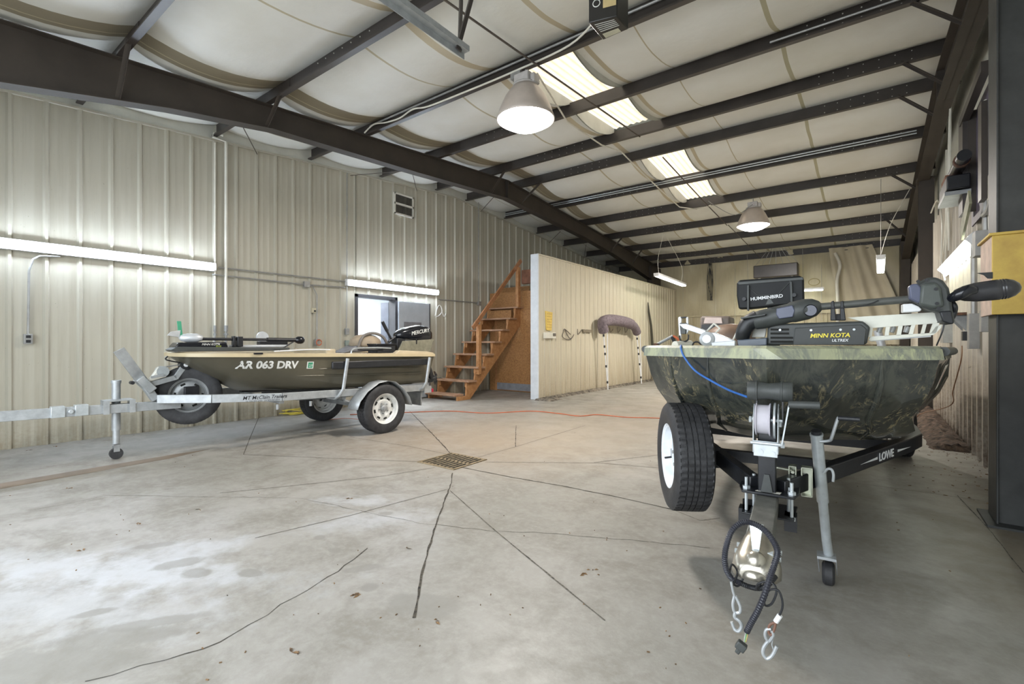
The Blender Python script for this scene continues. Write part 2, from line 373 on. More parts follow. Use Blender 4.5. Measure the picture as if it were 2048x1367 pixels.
# ---------- ceiling blanket ----------
PY = [-1.2,.03,1.55,3.07,4.59,6.11,7.63,8.63,10.16,11.69,13.22,14.75,16.25,17.42]
SKX0, SKX1 = -3.53, -2.70
mb = MB()
xs = [XL, -7.4, -6.9, -6.4] + [-6.1+.1*i for i in range(0,5)] + [-5.4,-5.0,-4.6,-4.42,-4.2,-3.8,SKX0,SKX1,-2.5,-2.2,-1.8,-1.3,-.95,-.82,-.7,-.3,.1,.5,XR+.05]
sky_bays = (4, 5, 7, 8)
for k in range(len(PY)-1):
    a, b_ = PY[k], PY[k+1]; n = 10; rows = []
    for j in range(n+1):
        u = j/n; y = a+(b_-a)*u; sg = (.125 if b_-a > 1.2 else .04)*math.sin(math.pi*u)**.8 if 0 < u < 1 else 0
        row = []
        for x in xs:
            s_ = sg*(1+.25*math.sin(x*2.1+k))
            if abs(x+.82) < .02 or abs(x+4.42) < .02: s_ -= .0
            row.append(V((x, y, zc(y)-s_)))
        rows.append(row)
    i0 = xs.index(SKX0)
    if k in sky_bays:
        mb.loft([r[:i0+1] for r in rows]); mb.loft([r[i0+1:] for r in rows])
    else: mb.loft(rows)
struct(mb.build('ceiling', M['ceil'], smooth=1.2))
rf = MB(); 
for x0, x1 in ((XL-.2, SKX0), (SKX1, XR+.2)):
    rf.prism([(x0, YN-.2, zc(YN)+.1), (x0, YR, zc(YR)+.1), (x0, YF+.2, zc(YF)+.1), (x0, YF+.2, zc(YF)+.2), (x0, YR, zc(YR)+.2), (x0, YN-.2, zc(YN)+.2)], (x1-x0,0,0))
for a, b_ in ((YN-.2, 4.59), (7.63, 8.63), (11.69, YF+.2)):
    ys = [a, YR, b_] if a < YR < b_ else [a, b_]
    rf.prism([(SKX0, y, zc(y)+.1) for y in ys]+[(SKX0, y, zc(y)+.2) for y in ys[::-1]], (SKX1-SKX0,0,0))
struct(rf.build('ceiling_roof_deck', M['flash'], smooth=0))
# skylight panels: daylight through ribbed fibreglass
m, t, b = nt('fibreglass_skylight'); v = coords(t)
st = ramp(t, noise(t, 7, 5, .7, coords(t, (1, 1.2, 1))), [(.35, (1.,.88,.70)), (.62, (1.,.96,.86))])
w = N(t, 'ShaderNodeTexWave', wave_type='BANDS', bands_direction='X'); w.inputs['Scale'].default_value = 3.1; w.inputs['Distortion'].default_value = .15; t.links.new(v, w.inputs[0])
st = mix(t, ramp(t, w.outputs['Fac'], [(.0, .65), (.22, 0.)]), st, (.78,.56,.32))
b.inputs['Base Color'].default_value = (.5,.45,.35,1); t.links.new(st, b.inputs['Emission Color']); b.inputs['Emission Strength'].default_value = .98; M['sky'] = m
for n_, k in enumerate(sky_bays):
    a, b_ = PY[k], PY[k+1]; mb = MB(); xx = [SKX0+(SKX1-SKX0)*i/32 for i in range(33)]
    mb.loft([[V((x, y, zc(y)+.05+.012*math.cos((x-SKX0)*2*math.pi/.1025))) for x in xx] for y in (a, (a+b_)/2, b_)])
    s_ = struct(mb.build('window_%d' % (n_+1), M['sky'], smooth=1.5))
    fr = MB()
    for x in (SKX0, SKX1):
        ys_ = [a+(b_-a)*j/12 for j in range(13)]
        fr.loft([[V((x-.008, y, zc(y)-.01-.17*math.sin(math.pi*j/12)**.8 if 0 < j < 12 else zc(y)-.01)) for j, y in enumerate(ys_)], [V((x-.008, y, zc(y)+.09)) for y in ys_], [V((x+.008, y, zc(y)+.09)) for y in ys_], [V((x+.008, y, zc(y)-.01-.17*math.sin(math.pi*j/12)**.8 if 0 < j < 12 else zc(y)-.01)) for j, y in enumerate(ys_)]])
    fr.build('skylight_curb', M['flash'], s_)
# ---------- purlins ----------
names = ['over the garage door opener', 'second in from the front', 'third in from the front', 'carrying the near bay lamp', 'just before the first pair of skylights', 'between the near pair of skylights', 'on the near side of the ridge', 'on the far side of the ridge', 'with two pale conduits along it', 'behind the far pair of skylights', 'in front of the far bay lamp', 'third from the back wall', 'second from the back wall', 'along the top of the back wall']
dark_holes = mat('bolt_hole_light', (.55,.54,.48), .6)
for k, y in enumerate(PY):
    if k == 0: continue
    z = zpb(y); sg = 1 if y < YR else -1; mb = MB(); x0, x1 = XL+.02, XR+.03; D = .2
    w = .065 
    mb.bb((x0, y-.0015, z), (x1, y+.0015, z+D)); mb.bb((x0, y, z-.0015), (x1, y-w, z+.0015)); mb.bb((x0, y-w-.0015, z), (x1, y-w+.0015, z+.018)); mb.bb((x0, y, z+D-.003), (x1, y+w, z+D))
    # lapped doubled length over each frame
    for cx, hw in ((-6.27, .55), (.75, .75)): mb.bb((max(x0, cx-hw), y-.006, z+.004), (min(x1, cx+hw), y+.004, z+D-.004))
    for cx in (-5.1, -.55):
        for i in range(7):
            for zz in (.05, .15): mb.cyl((cx+i*.16, y-.008, z+zz), (cx+i*.16, y-.0015, z+zz), .007, n=6, mi=1)
    tag(mb.build('roof_purlin', [M['brown'], dark_holes], smooth=0), 'dark brown steel roof purlin ' + names[k], 'beam', 'roof purlins')
# ---------- main frames ----------
def interp(tb, y):
    for (a, za), (b_, zb) in zip(tb, tb[1:]):
        if a <= y <= b_: return za+(zb-za)*(y-a)/(b_-a)
    return tb[0][1] if y < tb[0][0] else tb[-1][1]
BOT = [(-1.2,3.25),(.67,3.53),(1.95,3.80),(3.1,3.98),(5.6,4.12),(8.13,4.29),(11.5,4.07),(13.5,3.87),(16.4,3.45),(17.3,3.3)]
def frame(X, label, col_back=True, cols=()):
    root = thing('steel_rafter', label, 'beam', (X, YR, 4.3))
    ys = sorted(set([b[0] for b in BOT]+[-1.2+i*.5 for i in range(38)])); ys = [y for y in ys if y <= 17.3]
    web = MB(); web.loft([[V((X-.004, y, interp(BOT, y))), V((X+.004, y, interp(BOT, y))), V((X+.004, y, zpb(y)-.004)), V((X-.004, y, zpb(y)-.004))] for y in ys], closed=True, caps=True)
    web.build('web', M['rafter'], root, smooth=0)
    for nm, fz in (('bottom_flange', lambda y: interp(BOT, y)), ('top_flange', lambda y: zpb(y)-.012)):
        f = MB(); f.loft([[V((X-.085, y, fz(y))), V((X+.085, y, fz(y))), V((X+.085, y, fz(y)+.01)), V((X-.085, y, fz(y)+.01))] for y in ys], closed=True, caps=True)
        f.build(nm, M['rafter'], root, smooth=0)
    st = MB(); st.bb((X-.08, YR-.012, interp(BOT, YR)), (X+.08, YR+.012, zpb(YR)-.01)); st.build('splice_plate', M['rafter'], root, smooth=0)
    if col_back:
        c_ = MB(); c_.loft([[V((X-.1, 17.35, z)), V((X+.1, 17.35, z)), V((X+.1, 17.35-d, z)), V((X-.1, 17.35-d, z))] for z, d in ((0,.25),(3.3,.8),(3.9,.95))], closed=True, caps=True)
        c_.build('column', M['rafter'], root, smooth=0)
    return root
f1 = frame(-6.27, 'long brown steel rafter rising from the upper left to the ridge')
f2 = frame(.76, 'brown steel rafter running along the top of the right wall')
def brace(root, X, yk, dx, ztop=None):
    # angle kicker from the bottom flange up to the purlin at yk
    z = zpb(yk); mb = MB(); mb.bar((X+.05*(1 if dx > 0 else -1), yk-.03, interp(BOT, yk)+.02), (X+dx, yk-.03, z+.03), .045, .005, (0,1,0)); mb.bar((X+.05*(1 if dx > 0 else -1), yk-.05, interp(BOT, yk)+.02), (X+dx, yk-.05, z+.03), .005, .04, (0,1,0))
    mb.build('brace', M['rafter'], root, smooth=0)
for yk, dx in ((1.55,.42),(3.07,.42),(7.63,.4),(8.63,.62),(13.22,.45),(14.75,.45)): brace(f1, -6.27, yk, dx)
for yk in (4.59,6.11,7.63,8.63,11.69,14.75): brace(f2, .76, yk, -.45)
ft = thing('steel_column', 'brown intermediate steel column beneath the right rafter, beyond the boat', 'column', (.80,11.3,0))
mb = MB(); mb.bb((.70,11.2,0),(.91,11.21,4.12)); mb.bb((.70,11.4,0),(.91,11.41,4.12)); mb.bb((.80,11.21,0),(.81,11.4,4.12)); mb.build('shaft', M['rafter'], ft, smooth=0)
MB().bb((.67,11.16,4.12),(.92,11.45,4.14)).build('cap_plate', M['rafter'], ft)
nc = thing('steel_column', 'dark grey steel column at the right edge with a yellow guard box around it', 'column', (.8,4.6,0))
mb = MB(); mb.bb((.672,4.47,.012),(.684,4.74,4.3)); mb.bb((.90,4.47,.012),(.925,4.74,4.3)); mb.bb((.684,4.50,.012),(.90,4.515,4.3)); mb.build('shaft', M['darksteel'], nc, bevel=.003)
MB().bb((.62,4.40,0),(.925,4.80,.015)).build('base_plate', M['darksteel'], nc)
# yellow guard box
ym = mat('chipped_yellow_paint', (.62,.44,.09), .55, 0, .2, 6, .1, c2=(.42,.27,.06)); pk = mat('bare_pink_board', (.58,.44,.36), .7, 0, .15, 8, .1)
p_lo, p_hi = onY(1997,628,4.40), onY(1997,470,4.40)
gb = thing('column_guard', 'yellow painted guard box fixed round the dark column', 'guard box', (p_lo.x+.15,4.5,p_lo.z))
zz0, zz1 = p_lo.z, p_hi.z; gx = .64
MB().bb((gx,4.39,zz0),(gx+.285,4.41,zz1)).build('front_board', ym, gb, bevel=.004)
MB().bb((gx,4.41,zz0),(gx+.02,4.80,zz1)).build('side_board', pk, gb, bevel=.004)
MB().bb((gx-.015,4.38,zz1),(gx+.285,4.82,zz1+.018)).build('lid', ym, gb, bevel=.004)
# ---------- partition ----------
PX = -5.62; PY0, PY1, PZ = 8.39, 17.35, 3.085
lo, hi = ribs(PY0+.03, PY1, .03, lambda y: PZ-.02, (PX,0,0), (0,1,0), (1,0,0), PY0+.28, .229, .016, .05, .03)
mb = MB().loft([lo, hi]); mb.bb((PX-.16, PY0+.02, 0), (PX-.004, PY1, PZ-.02)); pw = struct(mb.build('wall_partition', M['part'], smooth=.5))
MB().bb((PX-.17,PY0-.01,0),(PX+.022,PY0+.03,PZ)).build('end_trim', M['trimw'], pw, bevel=.004)
MB().bb((PX-.17,PY0+.03,PZ-.025),(PX+.022,PY1,PZ+.004)).build('top_cap', M['part'], pw, smooth=0)
# rubble curb
def rubble(name, x0, x1, y0, y1, h, m, n=60, seed=1):
    rnd = random.Random(seed); mb = MB(); nx = 7; rows = []
    for i in range(n+1):
        y = y0+(y1-y0)*i/n; row = []
        for j in range(nx+1):
            u = j/nx; e = math.sin(math.pi*min(.93, u*.75+.25)) if True else 1
            z = max(-.01, h*e*(.6+.5*rnd.random())) if (0 < i < n and j < nx) else -.01
            row.append(V((x0+(x1-x0)*u+rnd.uniform(-.015,.015), y+rnd.uniform(-.02,.02), z)))
        rows.append(row)
    mb.loft(rows); return mb.build(name, m, smooth=.3)
o = rubble('concrete_curb', PX+.035, PX+.20, PY0-.02, PY1-.3, .055, M['rubble'], 120, 2); tag(o, 'low broken concrete curb along the foot of the partition', 'curb')
o = rubble('concrete_rubble', PX+.0, PX+.42, PY0-.12, PY0+.42, .05, M['rubble'], 12, 3); tag(o, 'small heap of concrete rubble at the near corner of the partition', 'rubble')
o = rubble('dirt_strip', XR-.05, XR-.40, 7.2, 15.5, .09, M['dirt'], 110, 4); tag(o, 'strip of dark soil banked along the foot of the right wall', 'dirt')
# ---------- doorway in the left wall with room beyond ----------
dm = mat('grey_door_paint', (.40,.43,.47), .4, 0, .06, 4); dfm = mat('dark_door_frame', (.05,.05,.055), .5)
d1 = MB(); 
for a, b_ in (((XL-.16,5.47,0),(XL+.045,5.53,2.14)), ((XL-.16,6.42,0),(XL+.045,6.48,2.14)), ((XL-.16,5.47,2.08),(XL+.045,6.48,2.14))): d1.bb(a, b_)
d1 = struct(d1.build('door_1', dfm, smooth=0))
# leaf swung open against the wall
MB().bb((XL+.06,6.47,.02),(XL+.10,7.32,2.06)).build('door_leaf', dm, d1, bevel=.003)
lab(MB().bb((XL+.101,6.6,1.42),(XL+.108,7.08,1.64)).build('door_window_panel', mat('grey_panel', (.20,.20,.22), .4), d1), 'small dark grey panel at eye height')
MB().bb((XL+.058,7.32,.02),(XL+.104,7.345,2.06)).build('door_edge', dfm, d1)
# room beyond
rm = mat('bright_room_paint', (.70,.74,.78), .5, 0, .03)
mb = MB(); mb.bb((XL-2.5,3.2,0),(XL-2.45,8.6,2.7)); mb.bb((XL-2.5,3.2,0),(XL-.13,3.25,2.7)); mb.bb((XL-2.5,8.6,0),(XL-.13,8.65,2.7)); mb.bb((XL-2.5,3.2,2.65),(XL-.13,8.65,2.7))
struct(mb.build('wall_beyond', rm, smooth=0))
mb = MB(); mb.tube([(XL-2.43,5.4,1.0),(XL-2.43,5.4,1.75),(XL-2.43,6.2,1.75)], .012); mb.tube([(XL-2.43,5.3,1.3),(XL-2.43,7.4,1.32)], .014); tag(mb.build('wall_pipe', M['conduit']), 'thin grey pipe on the bright wall of the room beyond the doorway', 'pipe')
mb = MB(); mb.bb((XL-.45,6.44,0),(XL-.20,6.50,2.05)); tag(mb.build('locker_side', mat('slate_panel',(.10,.11,.14),.5), smooth=0), 'slate coloured panel standing just inside the doorway', 'panel')
# ---------- OSB closet with door under the loft ----------
lo_y = 9.47
cx = thing('osb_closet', 'chipboard closet front behind the stairs with a door', 'closet', (-7.0, 9.5, 0))
MB().bb((XL+.05,lo_y,0),(PX-.17,lo_y+.03,2.46)).build('osb_panel', M['osb'], cx, smooth=0)
MB().bb((XL+.24,lo_y-.02,.0),(XL+.31,lo_y+.0,2.0)).build('door_jamb', M['wood'], cx)
MB().bb((XL+.31,lo_y-.025,.02),(PX-.55,lo_y-.002,1.98)).build('door_panel', M['osb'], cx)
lab(MB().bb((XL+.31,lo_y-.030,.03),(PX-.55,lo_y-.026,.20)).build('kick_plate', mat('grey_kick_plate', (.36,.38,.42), .4, .4), cx), 'grey metal kick plate')
bx = MB().bb((-6.72,9.35,2.62),(-5.82,9.46,2.95)).build('loft_board', mat('dark_loft_board', (.22,.10,.06), .7, 0, .2, 6), smooth=0); tag(bx, 'short reddish brown board at the top of the stairs', 'board')
# ---------- lamps ----------
def strip_light(name, p0, p1, label, grp=None, out=(0,0,-1), tube='tube', w=.11, hw=.055, mount=None, ntube=2, house=None, tr=.016, gap=.022):
    p0, p1 = V(p0), V(p1); out = V(out); d = (p1-p0).normalized(); side = d.cross(out)
    r = thing(name, label, 'light', tuple((p0+p1)/2), grp)
    mb = MB(); mb.bar(p0, p1, w, hw, out); mb.build('housing', house or M['white'], r, bevel=.004)
    for k in range(ntube):
        o = side*((k-.5*(ntube-1))*w*.55)+out*(hw/2+gap)
        tb = MB(); tb.cyl(p0+o+d*.03, p1+o-d*.03, tr, n=12); tb.build('tube', M[tube], r)
    for e, q in ((1, p0), (-1, p1)): MB().bar(q+out*(hw/2+.018), q+out*(hw/2+.018)+d*e*.025, w*.9, .04, out).build('lamp_holder', M['white'], r)
    return r
xw = XL+.045
strip_light('wall_light', (xw+.01,.60,2.33), (xw+.01,3.03,2.33), 'bright fluorescent tube light on the left wall, the one at the left edge', 'fluorescent lights on the left wall', (1,0,0), w=.125, hw=.05, ntube=1, tr=.024, gap=.032)
strip_light('wall_light', (xw+.01,5.25,2.33), (xw+.01,7.60,2.33), 'bright fluorescent tube light on the left wall above the grey door', 'fluorescent lights on the left wall', (1,0,0), w=.125, hw=.05, ntube=1, tr=.024, gap=.032)
strip_light('wall_light', (XR-.065,6.60,2.25), (XR-.065,9.15,2.25), 'fluorescent light on the right wall behind the yellow guard box', None, (-.75,0,-.66), w=.16, hw=.06, tube='tubew')
def wires(name, pts, r, m, label, cat='wire'):
    mb = MB()
    for p in pts: mb.tube(spline(p, 5) if len(p) > 2 else p, r, 5)
    return mb
h1 = strip_light('hanging_light', (-4.6,12.6,3.05), (-4.6,15.0,3.0), 'fluorescent light hanging on wires beside the top of the partition', 'hanging fluorescent lights', tube='tubew', w=.15)
for p in (((-4.6,12.8,3.08),(-4.62,12.8,3.5),(-4.6,13.2,4.28)), ((-4.6,14.7,3.03),(-4.55,14.6,3.5),(-4.6,13.22,4.28))): MB().tube(spline(p), .006, 5).build('hanging_wire', M['pvc'], h1)
h2 = strip_light('hanging_light', (-3.42,16.7,2.80), (-1.08,16.7,2.80), 'fluorescent light hanging crosswise by the back wall, half hidden by the fish finder', 'hanging fluorescent lights', tube='tubew', w=.12)
for x in (-3.1,-1.6): MB().tube([(x,16.7,2.83),(x,16.5,4.0)], .005, 5).build('hanging_wire', M['conduit'], h2)
h3 = strip_light('hanging_light', (.17,11.8,2.90), (.20,14.2,2.90), 'fluorescent light hanging end-on before the back wall near the right column', 'hanging fluorescent lights', tube='tubew', w=.15)
MB().tube([(.17,11.85,2.93),(.17,11.7,4.38)], .005, 5).build('hanging_wire', M['conduit'], h3)
MB().tube(spline([(.17,11.9,2.93),(.32,11.8,3.5),(.60,11.7,4.1)]), .006, 5).build('hanging_wire', M['pvc'], h3)
lampm = mat('aluminium_bell', (.62,.55,.50), .35, .3, .05, 6); capm = mat('grey_cast_cap', (.55,.53,.52), .45, .2, .1, 12)
def high_bay(x, y, zl, R, label, ztop, en):
    r = thing('high_bay_lamp', label, 'lamp', (x,y,zl), 'round bay lamps under the roof')
    MB().lathe([(R,.0),(R*1.03,.01),(R*.98,.05),(R*.90,.13),(R*.72,.26),(R*.55,.34),(R*.45,.38)], (x,y,zl+.02), n=40).build('bell_shade', lampm, r, smooth=1.2, solid=.004)
    MB().lathe([(.001,-.115),(R*.3,-.105),(R*.6,-.075),(R*.85,-.03),(R*.985,.012),(R*.9,.02),(.001,.02)], (x,y,zl+.02), n=40).build('lens', M['lens'], r, smooth=1.2)
    c_ = MB(); c_.cyl((x,y,zl+.39),(x,y,zl+.43),.15,n=24); c_.box((x,y,zl+.48),(.2,.2,.12)); c_.box((x+.13,y,zl+.46),(.06,.12,.10))
    c_.build('ballast_cap', capm, r, bevel=.01)
    MB().tube([(x,y,zl+.54),(x,y,ztop)], .008, 6).build('hook', M['galv'], r)
    l = bpy.data.lights.new('bay', 'AREA'); l.shape = 'DISK'; l.size = R*1.6; l.energy = en; l.color = (1.,.93,.85)
    o = bpy.data.objects.new('bay_light', l); C.objects.link(o); o.location = (x,y,zl-.11)
    return r
b1 = high_bay(-3.22,4.56,3.79,.33,'large round bay lamp, lit, hanging near the first pair of skylights',4.41,150)
b2 = high_bay(-2.08,11.72,3.78,.33,'round bay lamp, lit, hanging farther back near the right wall',4.41,260)
MB().box((-3.33,4.55,4.36),(.14,.10,.09)).build('junction_box', M['conduit'], b1, bevel=.004)
MB().tube(spline([(-2.07,11.6,4.25),(-2.4,11.5,4.05),(-2.75,11.3,4.25),(-2.9,11.2,4.38)]), .008, 5).build('power_cable', M['conduit'], b2)
# ---------- conduits and roof bracing ----------
def run(name, pts, r, m, label, cat='conduit', n=8, sm=False):
    return tag(MB().tube(spline(pts) if sm else pts, r, n).build(name, m), label, cat)
def P_(px, py, off=.03): return onX(px, py, XL+off)
run('conduit', [P_(437,534,.06), P_(690,562,.06)], .011, M['conduit'], 'upper thin grey conduit joining the two lights on the left wall')
run('conduit', [P_(425,548,.06), P_(608,568,.06), P_(690,574,.06)], .011, M['conduit'], 'lower thin grey conduit between the two left wall lights')
run('conduit', [P_(878,598,.04), P_(957,605,.04)], .012, M['conduit'], 'short conduit from the doorway light toward the stairs')
run('conduit', [P_(957,606,.04), P_(957,500,.04), P_(957,412,.04), P_(957,404,.04)], .010, M['conduit'], 'vertical dark conduit on the left wall beside the stairs')
run('conduit', [P_(120,512,.05), P_(80,511,.05), P_(66,518,.05), P_(58,540,.05), P_(56,668,.05)], .012, M['conduit'], 'conduit curving from the left edge wall light down to an outlet')
run('conduit', [P_(612,568,.06), P_(626,572,.06), P_(634,590,.05), P_(634,678,.05)], .010, M['conduit'], 'conduit curving down from the round junction box on the left wall')
run('conduit', [P_(694,345,.05), P_(694,575,.05), P_(693,655,.05)], .009, M['conduit'], 'straight vertical conduit beside the doorway down to a switch')
run('pvc_pipe', [P_(446,270,.12), P_(427,264,.10), P_(425,273,.07), P_(452,283,.07), P_(452,655,.07)], .02, M['pvc'], 'white plastic pipe down the left wall with an elbow at the roof', 'pipe')
run('pvc_pipe', [P_(430,285,.05), P_(430,655,.05)], .012, M['pvc'], 'thinner white pipe beside the elbowed pipe on the left wall', 'pipe')
for px, r in ((430,.02),(452,.028)):
    p = P_(px, 650, .07); mb = MB(); mb.cyl(p, p+V((0,0,-.09)), r, n=12); mb.cyl(p+V((0,0,-.09)), p+V((0,0,-.30)), r*.6, n=10); mb.cyl(p+V((0,0,-.12)), p+V((0,0,-.15)), r*1.2, n=8)
    tag(mb.build('pipe_valve', M['galv2']), 'galvanised valve at the foot of the %s white pipe' % ('thin' if px == 430 else 'elbowed'), 'valve')
def boxy(name, px, py, w, h, d, m, label, cat='electrical box', kids=()):
    p = P_(px, py, .03+d/2); o = MB().box(p, (d,w,h)).build(name, m, bevel=.004); tag(o, label, cat)
    for nm, dy, dz, ww, hh, mm in kids: MB().box(p+V((d/2,dy,dz)), (.012,ww,hh)).build(nm, mm, o, bevel=.002)
    return o
PINV_ = PINV
boxy('outlet_box', 56, 677, .075, .115, .05, M['conduit'], 'grey outlet box on the left wall near the left edge', kids=(('socket',0,.027,.04,.032,M['black']),('socket',0,-.027,.04,.032,M['black'])))
boxy('junction_box', 613, 568, .10, .10, .06, M['conduit'], 'grey junction box on the left wall between the two lights')
boxy('thermostat', 627, 620, .075, .085, .05, mat('tan_box',(.55,.50,.36),.5), 'small tan thermostat on the left wall above the outboard end of the near boat', 'thermostat', kids=(('display',0.01,-.01,.035,.03,M['black']),))
boxy('outlet_box', 634, 683, .07, .11, .05, M['conduit'], 'outlet box with a coiled red plug low on the left wall')
pp = P_(638,684,.1); tag(MB().tube([pp+V((0,.05*math.cos(a),.05*math.sin(a))) for a in [i*.5 for i in range(13)]], .009, 6).build('plug_coil', M['orange']), 'small red cord coil hung on an outlet box', 'cord')
boxy('switch_box', 694, 662, .07, .115, .05, M['galv2'], 'galvanised switch box left of the doorway')
boxy('switch_box', 694, 685, .07, .10, .05, mat('green_grey_box',(.25,.30,.27),.5), 'greenish box below the switch left of the doorway')
boxy('junction_box', 958, 606, .09, .10, .06, M['conduit'], 'junction box on the left wall behind the stair handrail')
# wall vent
va, vb = P_(785,382,.0), P_(824,438,.0); y0, y1, z0, z1 = va.y, vb.y, 3.86, 4.30
vt = thing('wall_vent', 'white framed louvre vent high on the left wall', 'vent', (XL+.03,y0,z0))
mb = MB(); 
for a, b_ in (((y0,z0),(y1,z0+.03)),((y0,z1-.03),(y1,z1)),((y0,z0),(y0+.035,z1)),((y1-.035,z0),(y1,z1)),((y0,(z0+z1)/2-.02),(y1,(z0+z1)/2+.02))): mb.bb((XL+.01,a[0],a[1]),(XL+.06,b_[0],b_[1]))
mb.build('vent_frame', M['pvc'], vt, smooth=0)
for za, zb in ((z0+.03,(z0+z1)/2-.02),((z0+z1)/2+.02,z1-.03)):
    mb = MB(); n = 16
    for i in range(n): mb.box((XL+.04, y0+.04+(y1-y0-.08)*(i+.5)/n, (za+zb)/2), (.02,.006,zb-za))
    mb.bb((XL+.01,y0+.03,za),(XL+.02,y1-.03,zb)); mb.build('louvre', mat('vent_grey',(.13,.12,.10),.7), vt, smooth=0)
# roof rods, conduit on purlins
rodm = mat('brown_rod', (.12,.10,.085), .5, .3)
def roofrod(pts, r, m, label, cat='roof rod', dz=-.0): 
    return run('roof_rod', [V((x,y,zpb(y)-.02)) for x, y in pts], r, m, label, cat)
roofrod([(-3.02,1.6),(-3.04,4.59),(-3.05,7.6)], .011, rodm, 'thin dark sag rod crossing the first pair of skylights')
roofrod([(-3.05,8.7),(-3.02,11.5),(-2.98,13.3)], .011, rodm, 'thin dark sag rod crossing the far pair of skylights')
roofrod([(-2.95,13.3),(-2.9,15.0),(-2.85,17.3)], .010, rodm, 'thin dark sag rod running to the back wall')
roofrod([(-3.15,4.7),(-3.62,6.2),(-3.7,7.5),(-3.6,8.1)], .012, M['pvc'], 'pale conduit running over the ridge from the near bay lamp', 'conduit')
roofrod([(-3.6,8.1),(-3.62,9.0),(-3.62,10.2),(-3.60,11.4),(-3.3,11.75),(-2.95,11.62)], .012, M['pvc'], 'pale conduit running from the ridge to the far bay lamp', 'conduit')
run('conduit', [(XL+.1,10.05,zpb(10.16)+.10),(.6,10.05,zpb(10.16)+.10)], .011, M['zinc'], 'upper of two shiny conduits along the purlin behind the ridge')
run('conduit', [(XL+.1,10.03,zpb(10.16)+.05),(.6,10.03,zpb(10.16)+.05)], .011, M['zinc'], 'lower of two shiny conduits along the purlin behind the ridge')
run('conduit', [(-6.1,4.53,zpb(4.59)+.11),(.5,4.53,zpb(4.59)+.11)], .013, M['conduit'], 'grey conduit along the purlin that carries the near bay lamp')
zc_ = zpb(4.59); run('cable', [(-6.2,4.5,zc_+.02),(-6.0,4.52,zc_+.10),(-5.7,4.52,zc_+.05),(-5.4,4.52,zc_+.03),(-5.1,4.5,zc_+.06),(-4.8,4.5,zc_+.01),(-4.2,4.5,zc_-.005),(-3.4,4.5,zc_-.01),(-2.6,4.5,zc_+.02),(-2.2,4.4,zc_+.12)], .011, M['pvc'], 'loose white cable sagging along the purlin with the near bay lamp', 'cable', sm=True)
run('conduit', [(-.9,6.03,zpb(6.11)+.06),(.62,6.03,zpb(6.11)+.06)], .012, M['conduit'], 'conduit along the purlin between the near skylights by the right wall')
def X_(px, py, x): return onX(px, py, x)
for k, (y, yy) in enumerate(((3.65,3.07),(5.35,6.1),(7.0,6.2),(9.1,8.7),(12.3,11.75),(14.5,13.3))):
    run('girt_rod', [V((XL+.05,y,zpb(y)-.12)), V((XL+.75,yy+.05,zpb(yy)-.01))], .007, rodm, 'thin bracing rod from the left wall top, %s from the left' % ('first','second','third','fourth','fifth','sixth')[k], 'roof rod')
# ---------- garage door gear ----------
tk = thing('door_track', 'galvanised door track end hung from the roof on two brown straps', 'door track', (-2.2,1.5,3.2))
mb = MB(); mb.bb((-2.235,YN+.1,3.20),(-2.185,2.43,3.204)); mb.bb((-2.235,YN+.1,3.16),(-2.231,2.43,3.204)); mb.bb((-2.187,YN+.1,3.204),(-2.183,2.43,3.235)); mb.build('track', M['galv'], tk, smooth=0)
for a, b_ in (((-2.21,2.36,3.18),(-2.42,2.62,4.26)), ((-2.21,2.34,3.18),(-1.95,2.50,4.26))): MB().bar(a, b_, .03, .012, (1,0,0)).build('strap', M['brown'], tk, smooth=0)
MB().bb((-2.45,2.45,4.255),(-1.9,2.62,4.275)).build('hanger_plate', M['brown'], tk)
op = thing('door_opener', 'black garage door opener box hung under the roof with printed labels', 'door opener', (-1.3,2.75,3.2))
opm = mat('opener_black', (.022,.020,.018), .3, 0, .1, 10); stk = mat('tan_sticker', (.50,.38,.18), .5); stw = mat('white_print', (.62,.62,.58), .5)
O = V((-1.50,2.72,3.2)); ux = V((.83,.55,0)).normalized(); uy = V((-.55,.83,0))
# footprint corners
A0, A1, A2, A3 = [onZ(*q, 3.2) for q in ((1177,46),(1206,80),(1257,58),(1234,32))]
MB().prism([A0, A1, A2, A3], (0,0,.30)).build('case', opm, op, bevel=.006)
fx = (A1-A0).normalized(); fz = V((0,0,1)); rx = (A2-A1).normalized()
def quad(o, a, b_, w, h, m, nm, par): return MB().prism([o, o+a*w, o+a*w+b_*h, o+b_*h], a.cross(b_).normalized()*.0015).build(nm, m, par, smooth=0)
e = (A1-A0).length; r_ = (A2-A1).length
dn = V((0,0,-.002))
quad(A0+fx*e*.55+rx*r_*.50+dn, rx, -fx, 0.001, 0.001, stw, 'label_dot', op) if False else None
o_ = MB().prism([A0.lerp(A1,.68).lerp(A3.lerp(A2,.68),.15)+dn, A0.lerp(A1,.93).lerp(A3.lerp(A2,.93),.15)+dn, A0.lerp(A1,.93).lerp(A3.lerp(A2,.93),.75)+dn, A0.lerp(A1,.68).lerp(A3.lerp(A2,.68),.75)+dn], (0,0,-.001)).build('cream_label', mat('cream_sticker',(.55,.53,.40),.5), op, smooth=0)
for i in range(5):
    a = .12+.1*i; MB().prism([A0.lerp(A1,a).lerp(A3.lerp(A2,a),.15)+dn, A0.lerp(A1,a+.035).lerp(A3.lerp(A2,a+.035),.15)+dn, A0.lerp(A1,a+.035).lerp(A3.lerp(A2,a+.035),.85)+dn, A0.lerp(A1,a).lerp(A3.lerp(A2,a),.85)+dn], (0,0,-.001)).build('printed_line', stw, op, smooth=0)
nf = (A0-A3).normalized()
